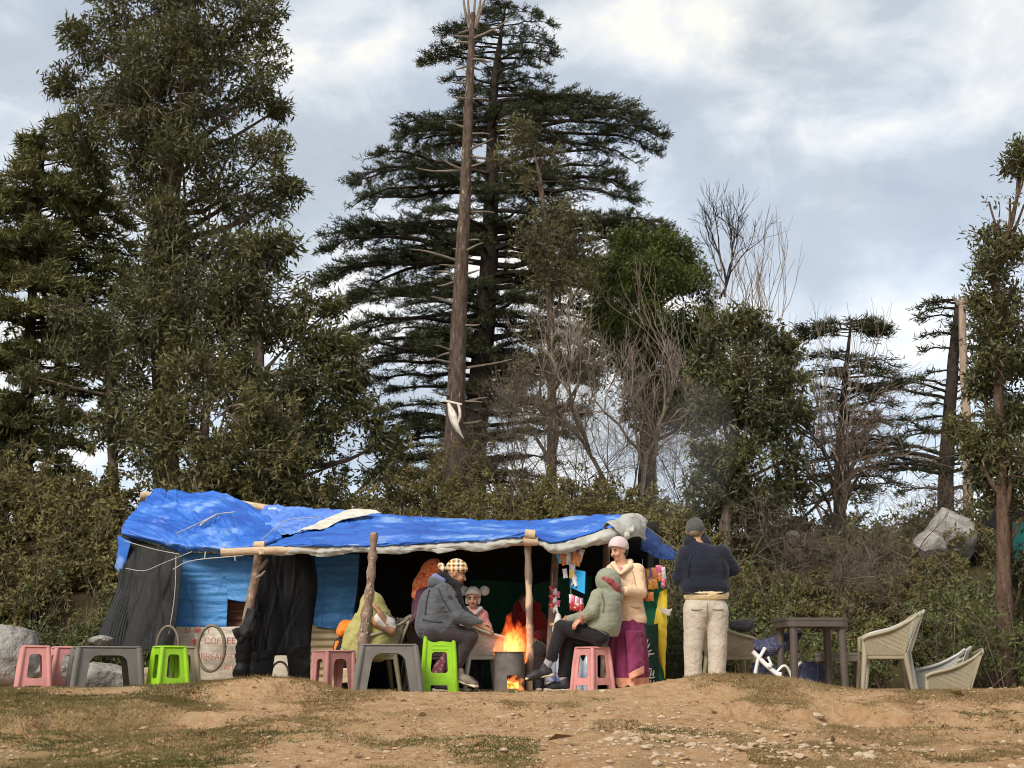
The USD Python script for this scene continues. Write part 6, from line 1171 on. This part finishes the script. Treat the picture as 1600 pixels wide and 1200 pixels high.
wear(t, 'trousers', [cap(P(678, 990, -.1), P(678, 988, .1), .125)] + limb([P(684, 988, .1), kl, P(716, 1036, .12)], (.11, .085, .062)) + limb([P(684, 990, -.1), kr, P(714, 1037, -.1)], (.115, .088, .064)), brown_trs, .012, .03, .008, 8, 39)
for a, z in ((P(712, 1058, -.1), 0), (P(716, 1058, .12), 0)):
    u, s_ = shoe(a - [.02, 0, .03], unit((.9, -.2, -.32)), .245, unit((.32, 0, .95))); part(t, 'shoe', u, shoe_tan, True, True); part(t, 'sole', s_, sole_m, True, True)
part(t, 'sleeve_badge', MB().tube([P(703, 933, -.245), P(703, 933, -.262)], .022, 12), M2('badge_dark', (.03, .03, .035)), 40, True)

# --- woman in the orange headscarf, behind him
t, P = person('person seated behind the grey jacket in orange patterned headscarf and dotted red kurta', 660, 15.55)
fw = (.9, -.1, -.2); hd, q, B = head(P(680, 893, .02), fw, s=.95)
nk, pv = P(668, 915), P(660, 992); sl, sr = P(662, 928, .13), P(660, 930, -.13)
el, er = P(668, 965, .2), P(655, 968, -.17); wl, wr = P(690, 980, .18), P(678, 985, -.12)
part(t, 'body', MB().add(*solid(hd + [cap(P(674, 905), nk, .05, .06)] + torso(nk, pv, sl, sr, .15, .11, .16) + limb([sl, el, wl], ARM) + limb([sr, er, wr], ARM) + hand(wl, (.9, 0, -.2), (0, 0, -1), 1, .5, .9) + hand(wr, (.9, 0, -.2), (0, 0, -1), -1, .5, .9) + limb([P(662, 995, .08), P(706, 1000, .1), P(690, 1062, .1)], LEG) + limb([P(662, 995, -.08), P(704, 1002, -.08), P(684, 1064, -.06)], LEG), .010, .025)), skin, True, True)
face(t, q, B, .95)
wear(t, 'headscarf', [ell(P(679, 889, .0), (.115, .118, .118)), cap(P(672, 895, 0), P(659, 915, -.02), .115, .10), cap(P(659, 912, -.06), P(651, 930, -.1), .085, .06)], floral, .011, .05, .012, 9, 43, cut=lambda X: (X - P(690, 893))[..., 0] + .45 * (X - P(690, 893))[..., 2] - .03)
wear(t, 'cardigan', torso(nk, pv, sl, sr, .17, .13, .175, .012) + limb([sl, el, P(687, 979, .18)], (.072, .064, .05)) + limb([sr, er, P(674, 983, -.12)], (.074, .066, .05)), purple, .012, .04, .010, 9, 45, cut=above_z(P(655, 988)[2]))
wear(t, 'kurta', [ell(P(657, 995), (.17, .19, .12)), cap(P(652, 985, -.1), P(650, 1018, -.12), .09, .08), cap(P(665, 998, .0), P(700, 1002, .0), .13, .10)], red_dots, .012, .04, .010, 9, 47)
wear(t, 'trousers', limb([P(662, 998, .08), P(704, 1003, .1), P(692, 1055, .1)], (.10, .09, .085)) + limb([P(662, 998, -.08), P(702, 1005, -.08), P(684, 1058, -.06)], (.10, .09, .085)) + [cap(P(645, 1030, .05), P(641, 1062, .05), .05, .05)], pink_print, .012, .03, .010, 9, 49)
for a in (P(690, 1075, .1), P(684, 1076, -.06)):
    u, s_ = shoe(a * [1, 1, 0], (.9, -.3, 0), .23); part(t, 'shoe', u, shoe_m, True, True); part(t, 'sole', s_, sole_m, True, True)

# --- child
t, P = person('small person standing in pink coat and white animal-eared beanie, facing camera', 739, 15.5)
fw = (-.08, -1, -.12); hd, q, B = head(P(739, 936), fw, s=.88)
nk, pv = P(740, 956, .02), P(741, 1010, .02); sl, sr = P(729, 962, .02), P(753, 962, .02)
el, wl, er, wr = P(725, 985), P(735, 1000, -.1), P(761, 980), P(766, 998, -.05)
part(t, 'body', MB().add(*solid(hd + [cap(P(739, 948), nk, .038, .045)] + torso(nk, pv, sl, sr, .115, .085, .12) + limb([sl, el, wl], (.038, .03, .022)) + limb([sr, er, wr], (.038, .03, .022)) + hand(wr, (.2, -.4, -.9), (-1, 0, 0), 1, .5, .7) + hand(wl, (.4, -.6, -.7), (1, 0, 0), -1, .5, .7) + limb([P(735, 1012), P(735, 1042), P(735, 1070)], (.06, .045, .033)) + limb([P(746, 1012), P(747, 1042), P(747, 1070)], (.06, .045, .033)), .008, .02)), skin_lit, True, True)
face(t, q, B, .9)
wear(t, 'coat', torso(nk, pv, sl, sr, .14, .115, .15, .01) + [cap(P(740, 985, .01), P(741, 1012, .01), .14, .16)] + limb([sl, el, P(733, 996, -.08)], (.058, .053, .045)) + limb([sr, er, P(765, 992, -.04)], (.058, .053, .045)), pinkc, .011, .035, .007, 11, 53, cut=above_z(P(740, 1018)[2]))
wear(t, 'collar', [cap(P(728, 952, -.06), P(737, 960, -.10), .025, .02), cap(P(751, 951, -.06), P(742, 960, -.10), .025, .02), cap(P(729, 951, 0), P(751, 951, .03), .03)], white_knit, .009, .02, .006, 24)
knit(t, 'beanie', q(0, -.005, .05), B, np.array([.088, .104, .098]), white_knit, -.028, .004)
wear(t, 'beanie_flap', [cap(q(.078, .0, .0), q(.07, .01, -.05), .02, .018), cap(q(-.078, .0, .0), q(-.07, .01, -.05), .02, .018), cap(q(-.05, .06, .075), q(.05, .06, .075), .022)], white_knit, .008, .02, .003, 24)
for sx, c in ((-1, P(724, 923, .02)), (1, P(757, 923, .02))): wear(t, 'beanie_ear', [ell(c, (.056, .028, .058))], white_knit, .009, .01, .010, 26, 4 + sx)
part(t, 'coat_tie', MB().tube([P(733, 956, -.12), P(738, 962, -.135), P(744, 960, -.13)], .008, 5), maroon, True, True)
wear(t, 'leggings', limb([P(735, 1010), P(735, 1042), P(735, 1068)], (.068, .055, .045)) + limb([P(746, 1010), P(747, 1042), P(747, 1068)], (.068, .055, .045)), blackc, .011, .015, .005, 12, 55)
for a in (P(735, 1076), P(747, 1076)):
    u, s_ = shoe(a * [1, 1, 0] + [0, .05, 0], (-.1, -1, 0), .18); part(t, 'shoe', u, shoe_m, True, True); part(t, 'sole', s_, sole_m, True, True)

# --- person in red behind the flames
t, P = person('person in deep red shawl seated in the shade behind the flames', 822, 16.2)
fw = (-.2, -1, -.25); hd, q, B = head(P(822, 938), fw, s=.97)
nk, pv = P(824, 958, .02), P(826, 1012, .06); sl, sr = P(808, 966, .04), P(841, 966, .04)
part(t, 'body', MB().add(*solid(hd + [cap(P(823, 950), nk, .05, .06)] + torso(nk, pv, sl, sr, .15, .11, .16) + limb([sl, P(802, 992), P(812, 1000, -.25)], ARM) + limb([sr, P(848, 992), P(836, 1000, -.25)], ARM) + hand(P(812, 1000, -.25), (.2, -.9, -.1), (0, 0, -1), 1, .5, .9) + hand(P(836, 1000, -.25), (-.2, -.9, -.1), (0, 0, -1), -1, .5, .9) + limb([P(816, 1014), P(812, 1018, -.4), P(812, 1064, -.35)], LEG) + limb([P(836, 1014), P(842, 1018, -.4), P(842, 1064, -.35)], LEG), .010, .025)), skin, True, True)
face(t, q, B, .97)
wear(t, 'hair', [ell(q(0, -.02, .045), (.085, .10, .078), B)], hair_m, .010, .01, .006, 20, 3)
wear(t, 'shawl', torso(nk, pv, sl, sr, .18, .14, .19, .02) + limb([sl, P(802, 992), P(812, 998, -.2)], (.085, .08, .07)) + limb([sr, P(848, 992), P(836, 998, -.2)], (.085, .08, .07)) + [cap(P(812, 948, .06), P(836, 948, .06), .07)], redc, .012, .05, .014, 8, 63)
wear(t, 'skirt', limb([P(816, 1014), P(812, 1018, -.4), P(812, 1058, -.35)], (.12, .10, .085)) + limb([P(836, 1014), P(842, 1018, -.4), P(842, 1058, -.35)], (.12, .10, .085)), brown_trs, .013, .06, .012, 8, 65)
for a in (P(812, 1070, -.35), P(842, 1070, -.35)):
    u, s_ = shoe(a * [1, 1, 0], (0, -1, 0), .23); part(t, 'shoe', u, shoe_m, True, True); part(t, 'sole', s_, sole_m, True, True)
b_ = P(826, 1060, .06); t2 = stool('plastic_stool', 'stool hidden under the person in the deep red shawl', 'dusty_pink', (b_[0], b_[1], 0), 10, h=.42)

# --- woman under the olive shawl
t, P = person('person seated under long olive shawl with patterned hem, beside the leaning pole', 582, 15.1)
fw = (-.9, -.25, -.3); hd, q, B = head(P(581, 944), fw, s=.96)
nk, pv = P(588, 962), P(592, 1010); sl, sr = P(590, 972, -.15), P(592, 972, .15)
el, wl, er, wr = P(612, 985, -.2), P(594, 958, -.22), P(585, 1000, .18), P(560, 1005, .12)
part(t, 'body', MB().add(*solid(hd + [cap(P(584, 955), nk, .05, .06)] + torso(nk, pv, sl, sr, .155, .115, .165) + limb([sl, el, wl], (.05, .044, .03)) + limb([sr, er, wr], ARM) + hand(wl, (-.5, .2, .8), (-.8, .5, 0), 1, .8, .9) + hand(wr, (-.9, 0, -.2), (0, 0, -1), 1, .5, .9) + limb([P(590, 1012, -.08), P(552, 1016, -.1), P(556, 1066, -.1)], LEG) + limb([P(590, 1012, .08), P(552, 1016, .1), P(560, 1066, .12)], LEG), .010, .025)), skin, True, True)
face(t, q, B, .96)
wear(t, 'sleeve', [cap(P(595, 968, -.16), P(608, 975, -.18), .075, .066), cap(P(608, 975, -.18), P(612, 982, -.19), .066, .05)], whitec, .011, .03, .010, 10, 73)
wear(t, 'shawl', [ell(P(580, 942, .0), (.118, .125, .125)), cap(P(584, 948, .02), P(588, 968, .02), .12, .15), cap(P(588, 968, .02), P(593, 1000, .02), .16, .19), cap(P(574, 955, -.08), P(558, 990, -.12), .09, .10), cap(P(558, 990, -.12), P(556, 1012, -.12), .10, .12), cap(P(570, 1010, .0), P(590, 1010, .02), .15, .16)], olive, .012, .06, .014, 7, 75, (1, 1, .8), cut=lambda X: (P(588, 940)[0] - .36 * (X[..., 2] - P(588, 940)[2]) * 0 - 9) + 0 * X[..., 0])
part(t, 'shawl_drape', sheet([[P(556, 958, -.17), P(566, 960, -.20), P(578, 962, -.21)], [P(540, 985, -.20), P(556, 990, -.24), P(574, 992, -.24)], [P(533, 1012, -.22), P(552, 1022, -.26), P(574, 1030, -.26)]], 30, 30, .03, 5, 77, .008), olive, True, True)
hemm = spot_mat('olive_patterned_hem', (.30, .28, .10), (.48, .46, .24), 60, .25, .35, .3)
part(t, 'shawl_hem', sheet([[P(533, 1012.5, -.225), P(552, 1022.5, -.265), P(574, 1030.5, -.265)], [P(531, 1026, -.22), P(550, 1036, -.26), P(573, 1046, -.26)]], 24, 8, .012, 5, 78, .008), hemm, True, True)
wear(t, 'skirt', limb([P(590, 1014, -.08), P(554, 1020, -.1), P(558, 1062, -.1)], (.11, .10, .08)) + limb([P(590, 1014, .08), P(554, 1020, .1), P(561, 1062, .12)], (.11, .10, .08)), olive, .012, .05, .010, 8, 79)
for a in (P(556, 1074, -.1), P(560, 1074, .12)):
    u, s_ = shoe(a * [1, 1, 0], (-1, -.2, 0), .22); part(t, 'shoe', u, shoe_m, True, True); part(t, 'sole', s_, sole_m, True, True)

# --- low figure in black and orange behind the shawl
t, P = person('low seated small person in black with an orange hood, half hidden by the olive shawl', 540, 15.5)
fw = (.5, .8, -.1); hd, q, B = head(P(541, 985), fw, s=.85)
nk, pv = P(543, 1000), P(545, 1040); sl, sr = P(532, 1006, .02), P(556, 1006, .02)
part(t, 'body', MB().add(*solid(hd + [cap(P(542, 994), nk, .04, .05)] + torso(nk, pv, sl, sr, .12, .09, .12) + limb([sl, P(527, 1025), P(535, 1036, .15)], (.04, .033, .024)) + limb([sr, P(562, 1025), P(555, 1036, .15)], (.04, .033, .024)) + hand(P(535, 1036, .15), (.3, .9, 0), (0, 0, -1), 1, .6, .75) + hand(P(555, 1036, .15), (-.3, .9, 0), (0, 0, -1), -1, .6, .75) + limb([P(537, 1042), P(535, 1044, .3), P(535, 1070, .26)], (.06, .05, .035)) + limb([P(554, 1042), P(556, 1044, .3), P(556, 1070, .26)], (.06, .05, .035)), .009, .02)), skin, True, True)
face(t, q, B, .85)
wear(t, 'hood', [ell(P(541, 982, .0), (.095, .10, .098)), cap(P(533, 988, -.03), P(552, 976, -.05), .055, .05)], orange_cap, .010, .03, .012, 13, 83)
wear(t, 'coat', torso(nk, pv, sl, sr, .15, .12, .15, .012) + limb([sl, P(527, 1025), P(534, 1033, .12)], (.06, .055, .045)) + limb([sr, P(562, 1025), P(556, 1033, .12)], (.06, .055, .045)), blackc, .012, .04, .010, 9, 85)
wear(t, 'coat_trim', [cap(P(527, 1005, -.06), P(524, 1030, -.06), .03, .026)], orange_cap, .010, .02, .006, 13, 87)
wear(t, 'trousers', limb([P(537, 1042), P(535, 1044, .3), P(535, 1068, .26)], (.075, .065, .05)) + limb([P(554, 1042), P(556, 1044, .3), P(556, 1068, .26)], (.075, .065, .05)), blackc, .012, .02, .006, 9, 89)
for a in (P(535, 1076, .26), P(556, 1076, .26)):
    u, s_ = shoe(a * [1, 1, 0], (0, 1, 0), .18); part(t, 'shoe', u, shoe_m, True, True); part(t, 'sole', s_, sole_m, True, True)
b_ = P(545, 1070); trunk_box = MB().box((b_[0], b_[1], .12), (.36, .34, .24), None, .02)
single('wooden_box', trunk_box, log_wood, 'low wooden box under the small person in the orange hood', 'box')
